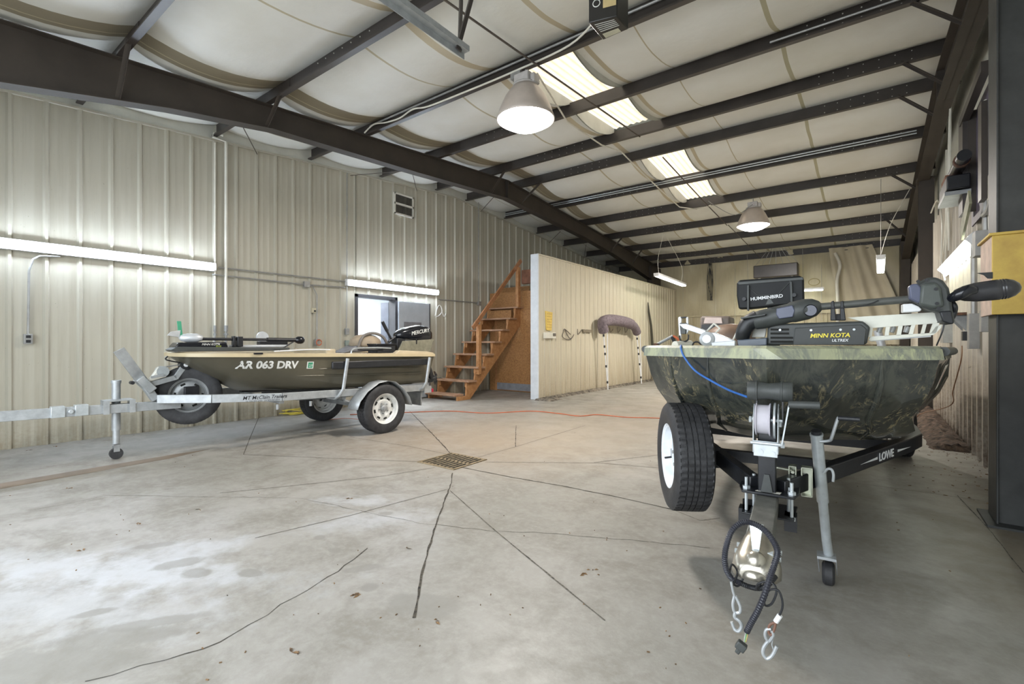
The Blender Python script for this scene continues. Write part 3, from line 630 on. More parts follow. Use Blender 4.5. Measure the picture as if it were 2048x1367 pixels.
# near long side (A0-A3) faces the camera's left; label side A0-A1
sd = (A3-A0).normalized(); nn = V((sd.y,-sd.x,0)); 
if nn.dot(-A0) < 0: nn = -nn
MB().prism([A0+sd*.09+fz*.07+nn*.001, A0+sd*.17+fz*.07+nn*.001, A0+sd*.17+fz*.16+nn*.001, A0+sd*.09+fz*.16+nn*.001], nn*.001).build('tan_label', stk, op, smooth=0)
MB().tube([A0+sd*.05+fz*.11+nn*.002+(sd*math.cos(a)+fz*math.sin(a))*.022 for a in [i*.524 for i in range(12)]], .003, 5, closed=True).build('round_mark', stw, op)
MB().bb((-1.25,2.70,3.48),(-1.22,2.73,4.3)).build('hanger_strap', M['galv2'], op); MB().bb((-1.05,2.95,3.48),(-1.02,2.98,4.3)).build('hanger_strap', M['galv2'], op)
# ---------- stairs ----------
st = thing('timber_stairs', 'open timber stairs rising along the left wall to the loft', 'stairs', (-7.2,7.2,0))
n = 9; yi = lambda i: 7.19+.29*i; zi = lambda i: .125+.278*i
for i in range(n): MB().bb((-7.76,yi(i),zi(i)-.038),(-6.75+(-.12 if i == 0 else 0),yi(i)+.27,zi(i))).build('tread', M['tread'], st, bevel=.004)
for x in (-7.70, -6.86):
    low = [(yi(0)+.03,0)]; 
    for i in range(n): low += [(yi(i)+.03, zi(i)-.04), (yi(i)+.27, zi(i)-.04)] if i else [(yi(0)+.03, zi(0)-.04), (yi(0)+.30, zi(0)-.04)]
    up = [(yi(n-1)+.27, zi(n-1)-.42), (yi(0)+.42, 0)]
    MB().prism([(x,a,b_) for a, b_ in low+up], (.038,0,0)).build('stringer', M['wood'], st, smooth=0)
for i in (1,2,3,4,5,6,7): 
    for x in (-7.66,-6.90): MB().bb((x,yi(i)+.04,zi(i)-.14),(x+.04,yi(i)+.08,zi(i)-.04)).build('cleat', M['wood'], st)
MB().bb((-7.76,yi(8)+.28,zi(8)-.04),(-6.80,yi(8)+.31,2.62)).build('top_riser', M['osb'], st, smooth=0)
for i in (6,7): MB().bb((-7.70,yi(i)+.30,zi(i)-.02),(-6.95,yi(i)+.315,zi(i)+.2)).build('riser', M['osb'], st, smooth=0)
MB().bb((-6.82,7.80,.52),(-6.74,7.89,1.60)).build('newel_post', M['wood'], st, bevel=.003)
MB().bb((-6.82,9.24,2.05),(-6.74,9.33,3.02)).build('newel_post', M['wood'], st, bevel=.003)
MB().bar((-6.79,7.66,1.52),(-6.79,9.42,3.20),.04,.09,(0,0,1)).build('handrail', M['rail'], st, bevel=.006)
# ---------- things on the walls ----------
hm = mat('grey_wire_hook', (.16,.14,.12), .5, .3); hw_ = mat('white_wire', (.75,.75,.72), .4)
def wallhook(pts, label, r=.009, m=hm, x=XL+.05, cat='hook'):
    return tag(MB().tube(spline([onX(px, py, x) for px, py in pts], 4), r, 6).build('wall_hook', m), label, cat)
wallhook([(870,631),(876,612),(881,611),(884,622),(878,630),(872,633)], 'looped pale wire hook on the left wall right of the door', m=hw_)
wallhook([(884,622),(888,632),(892,626)], 'small open wire hook right of the looped one on the left wall', m=hw_)
px_ = PX+.028
wallhook([(1141,668),(1129,657),(1126,665),(1125,672),(1131,677),(1141,678),(1148,668)], 'large looped dark hook on the partition', x=px_)
wallhook([(1130,658),(1134,668),(1140,676),(1145,674)], 'bent rod crossing the large hook on the partition', x=px_)
for px, l in ((1220,'left'),(1235,'middle'),(1250,'right')):
    wallhook([(px-.5,654),(px+1,664),(px+6,657)], '%s one of three small V hooks under the padded arch' % l, x=px_, r=.007)
wallhook([(1155,657),(1156,668),(1164,658)], 'dark V hook beside the brush head on the partition', x=px_, r=.008)
br = onX(1174,661,px_); bo = MB().box(br,(.05,.42,.07)).build('brush_head', mat('old_brush',(.28,.24,.17),.8,0,.4,30,.6)); tag(bo, 'flat tan brush head hung on the partition', 'brush')
yp = onX(1096,640,px_-.02); ypm = MB()
ypm.prism([(yp.x,yp.y-.14,yp.z+.20),(yp.x,yp.y+.14,yp.z+.18),(yp.x,yp.y+.10,yp.z-.22),(yp.x,yp.y-.09,yp.z-.21)], (.03,0,0))
yo = ypm.build('plastic_tray', M['yellow'], smooth=0); tag(yo, 'yellow perforated plastic tray hung at the near end of the partition', 'tray')
mb = MB()
for i in range(4):
    for j in range(6): mb.cyl((yp.x+.029,yp.y-.075+.048*i+(.012 if j % 2 else 0),yp.z-.15+.058*j),(yp.x+.032,yp.y-.075+.048*i+(.012 if j % 2 else 0),yp.z-.15+.058*j),.011,n=6)
mb.build('hole_pattern', mat('ochre_hole',(.40,.22,.05),.6), yo)
sb = onX(1099,670,px_); so = thing('small_shelf', 'cream metal holder with a latch below the yellow tray', 'holder', tuple(sb))
MB().box(sb, (.09,.40,.13)).build('holder_body', M['pvc'], so, bevel=.006); MB().box(sb+V((.05,.12,.02)), (.02,.10,.06)).build('latch', hm, so)
# padded arch
ar = thing('padded_arch', 'white pole arch topped by a grey padded roll leaning on the partition', 'boat arch', (-5.45,12,0))
gp = mat('grey_purple_cloth', (.21,.17,.19), .9, 0, .25, 25, .4)
bl = onZ(1215,783); br_ = onZ(1284,768); 
def AP(px, py, x): return onX(px, py, x)
arch = [AP(1208,662,-5.40),AP(1205,650,-5.40),AP(1208,642,-5.38),AP(1222,639,-5.36),AP(1240,641,-5.36),AP(1256,645,-5.38),AP(1268,652,-5.40),AP(1274,664,-5.42)]
MB().tube(spline(arch,5), [.13]*8+[.145]*20+[.12]*8, 14).build('padded_roll', gp, ar, smooth=1.5)
for i, (a, b_) in enumerate(((AP(1206,655,-5.40), AP(1216,775,-5.33)), (AP(1273,664,-5.42), AP(1283,766,-5.33)))):
    b_.z = .01
    pole = MB().cyl(a, b_, .016, n=8).build('pole', M['white'], ar)
    MB().cyl(a+V((.04,.16,0)), b_+V((0,0,.06)), .012, n=8).build('pole', M['white'], ar)
    for f in (.12,.3,.42,.62,.88): 
        q = a.lerp(b_, f); MB().cyl(q-V((0,0,.03)), q+V((0,0,.03)), .024, n=8).build('clamp', M['black'], ar)
tag(MB().tube([V((-5.40,onX(1306,690,-5.50).y,.0)),onX(1305,690,-5.50),onX(1302,650,-5.52),onX(1298,625,-5.54),onX(1296,604,-5.55)],[.045,.045,.04,.035,.015],6).build('dark_plank', mat('black_wood',(.05,.045,.03),.8)), 'dark narrow pole leaning on the partition behind the big boat', 'pole')
# floor clutter
tag(MB().tube(spline([onZ(700,829),onZ(830,824),onZ(900,822),onZ(975,826),onZ(1060,822),onZ(1110,826),onZ(1134,829),(onZ(1128,828)),onZ(1160,832),onZ(1195,829),onZ(1250,834),onZ(1330,837),onZ(1480,850)],5),.007,6).build('extension_cord', M['orange']), 'long orange extension cord lying across the floor', 'cord').location.z = .008
rnd = random.Random(5); c0 = onZ(600,822); pts = []
for i in range(90):
    a = i*.9; r = .16+.16*rnd.random(); pts.append((c0.x+.12+r*1.0*math.cos(a)+rnd.uniform(-.08,.08), c0.y+r*1.3*math.sin(a)+rnd.uniform(-.1,.1), .012+.10*rnd.random()*(.5+.5*math.sin(i*.37))))
tag(MB().tube(spline(pts,5),.007,5).build('cord_pile', M['ycord']), 'loose pile of yellow cord on the floor behind the left trailer', 'cord')
tag(MB().tube(spline([onZ(640,840),onZ(690,836),onZ(720,838)],5),.006,5).build('red_cord', M['orange']), 'short piece of red cord beside the far wheel of the left trailer', 'cord')
# floor grate
g = thing('floor_drain', 'rusty tan rectangular drain grate let into the floor', 'drain', (-3.425,3.55,0))
MB().bb((-3.66,3.32,.0),(-3.19,3.78,.002)).build('pit', M['hole'], g, smooth=0)
fr = MB(); x0, x1, y0, y1 = -3.66,-3.19,3.32,3.78
for a, b_ in (((x0-.02,y0-.02),(x1+.02,y0+.01)),((x0-.02,y1-.01),(x1+.02,y1+.02)),((x0-.02,y0),(x0+.01,y1)),((x1-.01,y0),(x1+.02,y1))): fr.bb((a[0],a[1],0),(b_[0],b_[1],.008))
fr.build('frame', M['drain'], g, smooth=0)
gr = MB(); gr.bb((x0,(y0+y1)/2-.014,0),(x1,(y0+y1)/2+.014,.008))
for i in range(1,9): gr.bb((x0+(x1-x0)*i/9-.008,y0,0),(x0+(x1-x0)*i/9+.008,y1,.008))
gr.build('grate', M['drain'], g, smooth=0)
# crumbs and dry leaves, countless
lm = mat('dry_debris', (.22,.13,.06), .9, 0, .5, 30); mb = MB(); rnd = random.Random(11)
for px, py in ((399,1018),(165,1098),(278,1047),(140,975),(593,1300),(1185,1138),(1170,1150),(700,996),(112,892),(57,900),(715,1190),(820,1095),(872,1245)):
    p = onZ(px, py)
    for k in range(3):
        a = rnd.uniform(0,6.28); l = rnd.uniform(.008,.022); q = p+V((rnd.uniform(-.02,.02),rnd.uniform(-.02,.02),0)); mb.add([q+V((l*math.cos(a),l*math.sin(a),.001)),q+V((-.3*l*math.sin(a),.3*l*math.cos(a),.006)),q+V((-l*math.cos(a),-l*math.sin(a),.001)),q+V((.3*l*math.sin(a),-.3*l*math.cos(a),.001))],[(0,1,2,3)])
for k in range(260):
    if k < 90: p = onZ(rnd.uniform(0,1900), 860+500*rnd.random()**1.3)
    else: p = V((.90-.75*rnd.random()**2, rnd.uniform(4.9,9), 0))
    l = rnd.uniform(.002,.006 if k < 90 else .013); a = rnd.uniform(0,3.14)
    mb.box(p+V((0,0,.002)), (l*2,l*.8,.003), Matrix.Rotation(a,3,'Z'))
s_ = tag(mb.build('debris', lm, smooth=0), 'crumbs and dry leaf bits scattered over the concrete', 'debris'); s_['kind'] = 'stuff'
# ---------- right wall gear ----------
gm = mat('grey_box_paint',(.30,.30,.29),.45)
def rbox(name, px, py, w, h, d, m, label, cat='electrical box', x=.84):
    p = onX(px, py, x); return tag(MB().box(p, (d,w,h)).build(name, m, bevel=.004), label, cat)
rbox('switch_box', 1947, 644, .12,.18,.08, gm, 'upper grey switch box on the right wall beneath its conduit')
rbox('switch_box', 1947, 679, .13,.18,.08, gm, 'lower grey outlet box on the right wall below the switch box')
rbox('switch_box', 1971, 641, .10,.20,.07, gm, 'grey box nearest the dark column on the right wall')
rbox('electrical_panel', 1893, 663, .34,.30,.10, gm, 'larger grey electrical box on the right wall behind the trolling motor')
rbox('charger_brick', 1934, 671, .10,.10,.08, M['black'], 'black charger plugged in on the right wall', 'charger')
p0, p1 = onX(1948,560,.84), onX(1948,632,.84); p0.z = 2.3; p0.y = p1.y
run('conduit', [p0, p1], .025, M['conduit'], 'thick conduit down the right wall to the switch box')
p0, p1 = onX(1970,560,.84), onX(1972,632,.84); p0.z = 3.4; p0.y = p1.y
run('conduit', [p0, p1], .025, M['conduit'], 'thick conduit on the right wall nearest the dark column')
run('conduit', [onX(1975,640,.86)+V((0,-.3,0)), onX(1975,380,.86)+V((0,-.1,0)), onX(1972,200,.86)], .02, M['pvc'], 'white conduit rising beside the dark column to the roof')
for k, (a, b_) in enumerate((((1891,520),(1901,180)),((1898,500),(1905,120)),((1884,540),(1893,300)))):
    run('hanging_cable', [onX(*a,.86), onX((a[0]+b_[0])/2+(3,-4,5)[k],(a[1]+b_[1])/2,.83), onX(*b_,.86)], .013, M['pvc'], '%s of three white cables bunched on the right wall beyond the lamp' % ('longest','thickest','leftmost')[k], 'cable', sm=True)
run('hanging_cable', [onX(1890,560,.82), onX(1883,520,.82), onX(1884,440,.82), onX(1875,400,.82), onX(1862,425,.80)], .010, M['pvc'], 'white cable looping free at the top of the right wall near the column', 'cable', sm=True)
run('hanging_cable', [onX(1924,691,.84), onX(1922,720,.82), onX(1906,780,.80), onX(1900,810,.78), V((.6,9.5,.12)), V((.45,8.6,.02))], .006, mat('brown_cord',(.20,.10,.05),.6), 'brown extension cord dropping from an outlet down the right wall', 'cord', sm=True)
sh = thing('wall_shelf', 'small rusty shelf with brackets on the right wall', 'shelf', tuple(onX(1922,632,.85)))
q = onX(1920,628,.85); MB().box(q, (.26,.42,.03)).build('board', M['grease'], sh)
for dy in (-.12,.12): MB().prism([q+V((.10,dy,-.015)),q+V((.10,dy,-.28)),q+V((-.10,dy,-.015))], (0,.02,0)).build('bracket', M['galv2'], sh, smooth=0)
# roll-door hoist high on the right wall
hx = .70; ho = thing('roll_door_hoist', 'dark rusty roll-up door frame and hoist high on the right wall', 'hoist', (hx,7.2,2.8))
def hb(a, b_, x0, x1, m, nm, bv=0):
    p, q = onX(*a, x0), onX(*b_, x0); return MB().bb((x0, min(p.y,q.y), min(p.z,q.z)), (x1, max(p.y,q.y), max(p.z,q.z))).build(nm, m, ho, bevel=bv, smooth=0)
yA, yB = onX(1925,300,.78).y, onX(1964,300,.78).y
zz = lambda py, y, x=.78: onX(1925,py,x).z
za_ = lambda px, py: onX(px, py, .78)
a = za_(1922,243); b_ = za_(1934,418); MB().bb((.76,min(a.y,a.y-.28),b_.z),(.80,a.y,a.z)).build('channel', M['brown'], ho, smooth=0); MB().bb((.80,a.y-.28,b_.z),(.90,a.y-.25,a.z)).build('channel_web', M['rafter'], ho, smooth=0)
c1 = za_(1962,215); c2 = za_(1970,395); MB().bb((.76,c1.y-.16,c2.z),(.80,c1.y,c1.z)).build('channel', M['brown'], ho, smooth=0)
a_, b__ = za_(1926,245), za_(1972,205); MB().bar(a_, V((.78,b__.y,a_.z+.03)), .06,.08).build('top_bar', M['brown'], ho, smooth=0)
MB().bb((.862,c1.y,c2.z),(.876,a.y,a.z)).build('backing_sheet', mat('violet_grey_sheet',(.13,.11,.16),.5,0,.2,4), ho, smooth=0)
d = za_(1925,345); MB().cyl((.72,a.y+.35,d.z),(.72,a.y-.75,d.z-.0),.055,n=16).build('drum', M['blacksteel'], ho); MB().cyl((.72,a.y-.55,d.z),(.72,a.y-.60,d.z),.065,n=20).build('sprocket', M['grease'], ho)
d = za_(1922,378); MB().box((.72,a.y-.05,d.z),(.18,.65,.14)).build('gear_case', M['blacksteel'], ho, bevel=.01); MB().box((.71,a.y+.02,d.z+.10),(.14,.35,.07)).build('rusty_plate', mat('red_rust',(.22,.10,.06),.8), ho); MB().box((.72,a.y-.02,d.z-.10),(.2,.6,.04)).build('bracket', M['galv2'], ho)
e_ = za_(1937,433); MB().bar(e_+V((-.02,.25,-.12)), e_+V((-.02,-.25,.14)), .16,.02,(1,0,0)).build('tilted_plate', mat('olive_plate',(.30,.30,.20),.6,0,.2), ho, smooth=0)
run('conduit', [onX(1966,430,.82), onX(1976,420,.82), onX(1982,400,.82)], .02, M['conduit'], 'short curved conduit beside the right wall lamp', sm=True)
rbox('junction_box', 1966, 487, .16,.22,.12, gm, 'grey junction box at the near end of the right wall lamp', x=.80)
# ---------- back wall ----------
tarp = MB(); rows = []
for j in range(10):
    u = j/9; z = 4.05-2.9*u; row = []
    for i in range(25):
        s_ = i/24; x = -1.0+.35*u+(1.05+.65*u)*s_; row.append(V((x, 17.32-.045*math.sin(i*1.15)*(.5+u*.5)-.03*math.sin(i*.5+j*.5), z)))
    rows.append(row)
tarp.loft(rows); tag(tarp.build('hanging_tarp', mat('yellowed_tarp', (.60,.54,.40), .6, 0, .05, 2), smooth=1.5), 'yellowed plastic tarp hanging in folds on the back wall near the right column', 'tarp')
fold = MB(); fold.tube(spline([onY(1670,505,17.1),onY(1680,530,17.1),onY(1674,560,17.1),onY(1676,610,17.1),onY(1675,660,17.1)]), [.05]*25, 6); tag(fold.build('rolled_tarp', M['pvc'], smooth=1.2), 'pale rolled tarp edge hanging left of the folded tarp', 'tarp')
cb = MB()
for i in range(9): cb.tube(spline([onY(1418-1+i*.8,526,17.33),onY(1416+((i*37) % 13)-2,560,17.33),onY(1415+((i*53) % 11),600,17.33)],4), .008, 4)
tag(cb.build('cable_bundle', M['black']), 'bundle of thin dark cables hanging on the back wall left of the fish finder', 'cable')
for px in (1366,1431,1470,1643):
    tag(MB().tube([onY(px,528,17.2),onY(px,640,17.2)],.008,5).build('wall_seam_strip', M['wall']), 'thin vertical seam on the back wall, %s' % {1366:'next to the partition end',1431:'right of the dark cables',1470:'left of the round hanging sign',1643:'right of the fish finder'}[px], 'seam')
dk = MB(); q0, q1 = onY(1508,535,16.2), onY(1596,548,16.2); dk.bb((q0.x,16.1,q1.z-.03),(q1.x,16.5,q0.z+.05))
cr = thing('hanging_cradle', 'dark shelf with a round ring hung on wires above the fish finder', 'hanging shelf', tuple((q0+q1)/2)); dk.build('dark_board', M['brown'], cr, bevel=.02)
mid = (q0+q1)/2+V((0,0,-.3)); MB().lathe([(.42,-.02),(.48,-.02),(.48,.02),(.42,.02),(.42,-.02)], mid, (0,1,0), 40).build('ring', M['pvc'], cr); MB().bb((q0.x,16.3,mid.z-.2),(q1.x,16.33,q1.z)).build('back_board', M['backw'], cr)
for i in range(7): MB().tube([V((q0.x+(q1.x-q0.x)*i/6,16.3,q0.z+.05)), V(((q0.x+q1.x)/2+(i-3)*.06,16.26,zpb(16.25)))], .006, 4).build('wire', M['conduit'], cr)
cl = onY(1628,563,16.6); tag(MB().tube([cl+V((.14*math.cos(a),0,.10*math.sin(a))) for a in [i*.45 for i in range(28)]], .012, 5).build('rope_coil', mat('straw_rope',(.45,.38,.20),.8)), 'coil of rope above the light by the back wall', 'rope')
# ---------- shared: wheel, hull ----------
def tyre_mb(c, ax, R, w, rr, n=208, tread=True):
    c = V(c); ax = V(ax).normalized(); x = ax.orthogonal().normalized(); y = ax.cross(x); h = w/2
    prof = [(rr, -h*.80), (rr+.012, -h*.92), ((rr+R)/2-.01, -h*1.03), ((rr+R)/2+.02, -h*1.02), (R*.95, -h*.93), (R*.985, -h*.84)]
    ribs_ = [(-.80,-.50),(-.44,-.16),(-.10,.10),(.16,.44),(.50,.80)]; rp = []
    for a, b_ in ribs_: rp += [(R*(1-.012*abs(a)**2), h*a, 1), (R*(1-.012*abs(b_)**2), h*b_, 1), (R-.009, h*b_+.0005, 0), (R-.009, h*(b_+.055), 0)]
    prof = [(a, b_, 0) for a, b_ in prof]+rp[:-2]+[(R*.985, h*.84, 0), (R*.95, h*.93, 0), ((rr+R)/2+.02, h*1.02, 0), ((rr+R)/2-.01, h*1.03, 0), (rr+.012, h*.92, 0), (rr, h*.80, 0)]
    m = len(prof); vs = []
    for i in range(n):
        a = 2*math.pi*i/n
        for j, (r, d, k) in enumerate(prof):
            q = i+(j*1 if k else 0)
            if k and tread and q % 4 == 0: r -= .005 if abs(d) < h*.5 else .008
            vs.append(c+ax*d+(x*math.cos(a)+y*math.sin(a))*r)
    mb = MB(); mb.add(vs, [(i*m+j, ((i+1) % n)*m+j, ((i+1) % n)*m+j+1, i*m+j+1) for i in range(n) for j in range(m-1)])
    return mb
def wheel(parent, c, ax, R, w, rr, rimmat, slots=8, hub=True, name='wheel', side=1):
    c = V(c); ax = V(ax).normalized(); x = ax.orthogonal().normalized(); y = ax.cross(x); h = w/2
    mb = MB(); mb.lathe([(rr+.003,-h*.85),(rr+.012,-h*.9),(rr-.004,-h*.8),(rr-.012,-h*.3),(rr-.03,-h*.25),(rr-.03,h*.2),(rr-.008,h*.4),(rr-.004,h*.8),(rr+.012,h*.9),(rr+.003,h*.85)], c, ax, 48)
    # dished disc
    mb.lathe([(.03,h*.34),(rr*.42,h*.34),(rr*.52,h*.46),(rr*.62,h*.46),(rr*.80,h*.30),(rr-.012,h*.22)], c, ax, 48)
    for i in range(slots):
        a = 2*math.pi*i/slots+.2; u = x*math.cos(a)+y*math.sin(a); t_ = -x*math.sin(a)+y*math.cos(a)
        mb.box(c+u*rr*.72+ax*(h*.40), (.020,.045,.008), Matrix((u, t_, ax)).transposed(), 1)
    wd = mb.build(name, [rimmat, M['hole']], parent, smooth=.7, solid=.003); PINV[wd.name] = PINV.get(parent.name, Matrix())
    def sub(mb_, nm, m_, **k):
        o = mb_.build(nm, m_, None, **k); o.parent = wd
        # wheel mesh is stored in the same coordinates as the thing, so plain parenting keeps place
        return o
    sub(tyre_mb(c, ax, R, w, rr+.004), 'tyre', M['rubber'], smooth=.5)
    if hub:
        hb_ = MB(); hb_.lathe([(.045,h*.30),(.045,h*.55),(.032,h*.62),(.030,h*.95),(.001,h*1.0)], c, ax, 20); sub(hb_, 'hub', M['galv2'])
    nb = MB()
    for i in range(5):
        a = 2*math.pi*i/5; u = x*math.cos(a)+y*math.sin(a); q = c+u*rr*.37+ax*h*.34; nb.cyl(q, q+ax*.018, .011, n=6)
    sub(nb, 'lug_nut', M['galv2'])
    return wd
class Hull:
    # levels: (z_bow, z_stern, [(x,y) ... from apex to stern]) top to bottom, half outline
    def __init__(s, levels, seg=8, smooth=True):
        s.L = []
        for zb, zs, pts in levels:
            if smooth: q = spline([V((a, b_, 0)) for a, b_ in pts], seg)
            else:
                q = []
                P = [V((a, b_, 0)) for a, b_ in pts]
                for i in range(len(P)-1): q += [P[i].lerp(P[i+1], k/seg) for k in range(seg)]
                q.append(P[-1])
                for _ in range(0 if smooth is None else 2):
                    q2 = q[:]; 
                    for i in range(1, len(q)-1): q2[i] = q[i]*.5+(q[i-1]+q[i+1])*.25
                    q = q2
            y0, y1 = q[0].y, q[-1].y
            s.L.append([V((p.x, p.y, zb+(zs-zb)*(p.y-y0)/(y1-y0))) for p in q])
    def ring(s, k, off=0., dz=0.):
        r = s.L[k]; out = []
        for i, p in enumerate(r):
            d = (r[min(i+1, len(r)-1)]-r[max(i-1, 0)]); n_ = V((d.y, -d.x, 0)).normalized() if i else V((0,-1,0))
            if n_.x < 0: n_ = -n_
            if i == 0: n_ = V((0,-1,0))
            out.append(p+n_*off+V((0,0,dz)))
        return [V((-p.x, p.y, p.z)) for p in out[::-1]][:-1]+out
    def x_at(s, y, z):
        if getattr(s, 'bvh', None):
            h = s.bvh.ray_cast(V((3, y, z)), V((-1, 0, 0)))
            if h[0] is not None: return h[0].x
        def xl(r):
            for a, b_ in zip(r, r[1:]):
                if a.y <= y <= b_.y: f = (y-a.y)/(b_.y-a.y+1e-9); return a.x+(b_.x-a.x)*f, a.z+(b_.z-a.z)*f
            return r[-1].x, r[-1].z
        pr = None
        for r in s.L:
            cur = xl(r)
            if pr and z >= cur[1]: 
                f = (z-cur[1])/(pr[1]-cur[1]+1e-9); return cur[0]+(pr[0]-cur[0])*min(f, 1.2)
            pr = cur
        return pr[0]
def strakes(rings, idxs, amt):
    n = len(rings[0])
    for r in rings[1:]:
        for i in idxs:
            for k, f in ((-1, .5), (0, 1), (1, .5)):
                j = i+k
                if 0 < j < n-1:
                    d = V((r[j+1].y-r[j-1].y, -(r[j+1].x-r[j-1].x), 0))
                    if d.length > 1e-6:
                        d.normalize(); 
                        if d.dot(r[j]-V((0, r[j].y+1, r[j].z))) < 0: d = -d
                        r[j] = r[j]+d*amt*f
def map_text(name, s, size, fn, mat_, parent, sx=1., shear=0., off=0., ext=0.):
    o = text(name, s, size, (0,0,0), (1,0,0), (0,1,0), mat_, None, ext, sx, shear, off=off); me = o.data
    for v in me.vertices: v.co = fn(v.co.x, v.co.y, v.co.z)
    o.parent = parent
    return o
# ======== left trailer, in its own axes: origin under the axle, -y toward the tongue ========
LO, LR = (-6.05,4.14,0), math.radians(-3)
tl = thing('boat_trailer', 'galvanised boat trailer with a long tongue carrying the small olive boat', 'trailer', LO, None, LR, wsp=False)
PINV[tl.name] = Matrix()
G, G2 = M['galv'], M['galv2']
zt_ = lambda y: .57-.02*(y+2.4)    # frame top height along y
def zr(y): return .54-.030*y if y < 0 else .54-.012*y
tg = MB(); tg.bar((0,-4.9,.575),(0,-2.1,.530),.075,.09); tg.build('tongue', G, tl, bevel=.004)
tg = MB()
for y in (-3.10,-2.93): tg.box((0,y,.553),(.11,.10,.105))
tg.cyl((-.07,-3.01,.55),(.07,-3.01,.55),.02,n=10); tg.build('folding_hinge', M['zinc'], tl, bevel=.004)
for s_ in (1,-1):
    r_ = MB(); pts = [(.06*s_,-2.32),(.36*s_,-1.9),(.60*s_,-1.25),(.60*s_,.95)]
    for a, b_ in zip(pts, pts[1:]): r_.bar((a[0],a[1],zr(a[1])),(b_[0],b_[1],zr(b_[1])),.05,.09)
    r_.build('side_rail', G, tl, bevel=.003)
tg = MB()
for y in (-1.25,-.45,.85): tg.bar((-.6,y,zr(y)-.05),(.6,y,zr(y)-.05),.05,.06,(0,0,1))
tg.build('crossmember', G2, tl)
MB().bar((-.70,0,.33),(.70,0,.33),.06,.06,(0,0,1)).build('axle', G2, tl); 
for s_ in (1,-1):
    q = MB(); q.tube(spline([(.60*s_,-.45,.46),(.60*s_,-.1,.37),(.60*s_,.35,.46)]), .02, 6); q.build('leaf_spring', G2, tl)
wheel(tl, (.78,.0,.33), (1,0,0), .33, .20, .19, M['wheelw'], 8); wheel(tl, (-.78,.0,.33), (-1,0,0), .33, .20, .19, M['wheelw'], 8)
for s_ in (1,-1):
    prof = [(-.44,.36),(-.40,.46),(-.29,.58),(-.12,.68),(.02,.70),(.14,.68),(.28,.58),(.38,.45),(.42,.34)]
    q = MB(); q.loft([[V((.665*s_,a,b_)) for a, b_ in prof],[V((.90*s_,a,b_)) for a, b_ in prof]]); q.prism([V((.665*s_,a,b_)) for a, b_ in prof], (.004*s_,0,0))
    q.build('fender', G, tl, smooth=1., solid=.004)
    MB().bar((.62*s_,0,.50),(.68*s_,0,.50),.4,.05).build('fender_bracket', G2, tl)
# spare wheel bolted beneath the tongue
wheel(tl, (-.06,-2.0,.62), V((1,-.30,0)), .33, .19, .18, G2, 6, hub=False, name='spare_wheel')
q = MB(); q.box((.03,-2.0,.63),(.05,.14,.18)); q.cyl((-.1,-2.0,.63),(.09,-2.02,.62),.02); q.build('spare_bracket', M['black'], tl, bevel=.004)
# jack on the far side
jy = -2.64; jx = -.11
j = MB(); j.cyl((jx,jy,.30),(jx,jy,.80),.038,n=16); j.cyl((jx,jy,.14),(jx,jy,.32),.030,n=14); j.cyl((jx,jy,.79),(jx,jy,.82),.044,n=16); jk = j.build('tongue_jack', G, tl)
def subp(mb_, nm, m_, par, **k): o = mb_.build(nm, m_, None, **k); o.parent = par; return o
j = MB(); j.bb((jx-.035,jy-.025,.08),(jx-.028,jy+.025,.16)); j.bb((jx+.028,jy-.025,.08),(jx+.035,jy+.025,.16)); j.bb((jx-.035,jy-.03,.15),(jx+.035,jy+.03,.16)); subp(j, 'caster_fork', G2, jk)
subp(MB().cyl((jx-.024,jy,.058),(jx+.024,jy,.058),.057,n=24), 'caster_wheel', M['rubber'], jk)
j = MB(); j.bb((-.15,jy-.12,.615),(.05,jy+.12,.625)); j.bb((-.15,jy-.12,.49),(.05,jy-.10,.62)); j.bb((-.15,jy+.10,.49),(.05,jy+.12,.62)); j.bb((.045,jy-.13,.49),(.053,jy-.08,.625)); j.bb((.045,jy+.08,.49),(.053,jy+.13,.625)); j.build('jack_bracket', G, tl)
# winch post, board, winch, bow arm
q = MB(); q.bar((0,-2.33,.60),(0,-2.42,.76),.07,.10,(1,0,0)); q.bar((0,-2.36,.70),(0,-2.48,.84),.085,.15,(1,0,0)); q.build('winch_post', G, tl, bevel=.006)
MB().bar((.0,-2.44,.80),(.0,-2.65,1.14),.105,.02,(1,0,0)).build('step_board', G2, tl, bevel=.003) if False else MB().bar((.0,-2.44,.80),(.0,-2.64,1.14),.10,.03,(1,0,0)).build('step_board', G2, tl, bevel=.003)
q = MB(); q.bar((0,-2.40,.76),(0,-2.14,.83),.05,.055); q.bar((0,-2.15,.82),(0,-2.07,.94),.05,.055); q.build('bow_arm', G, tl, bevel=.003)
q = MB(); q.lathe([(.02,-.05),(.052,-.05),(.045,0),(.052,.05),(.02,.05)], (0,-2.06,.965), (1,0,0), 20); rl = q.build('bow_roller', M['black'], tl); 
subp(MB().cyl((.05,-2.06,.965),(.062,-2.06,.965),.022,n=12), 'roller_hub', M['white'], rl)
q = MB(); q.prism([(-.04,-2.40,.80),(-.04,-2.24,.84),(-.04,-2.22,.92),(-.04,-2.30,.95),(-.04,-2.36,.86)], (.08,0,0)); wn = q.build('winch', M['pvc'], tl, bevel=.006)
subp(MB().lathe([(.001,-.045),(.058,-.045),(.058,-.035),(.03,-.03),(.03,.03),(.058,.035),(.058,.045),(.001,.045)], (.0,-2.27,.90), (1,0,0), 24), 'winch_drum', M['zinc'], wn)
subp(MB().bar((.06,-2.38,.845),(.06,-2.27,.865),.012,.025), 'winch_handle', G, wn); subp(MB().tube([(0,-2.27,.945),(0,-2.10,.965)],.006,6), 'winch_strap', M['conduit'], wn)
subp(MB().cyl((.05,-2.55,.80),(.13,-2.55,.80),.018,n=10), 'handle_grip', M['black'], wn)
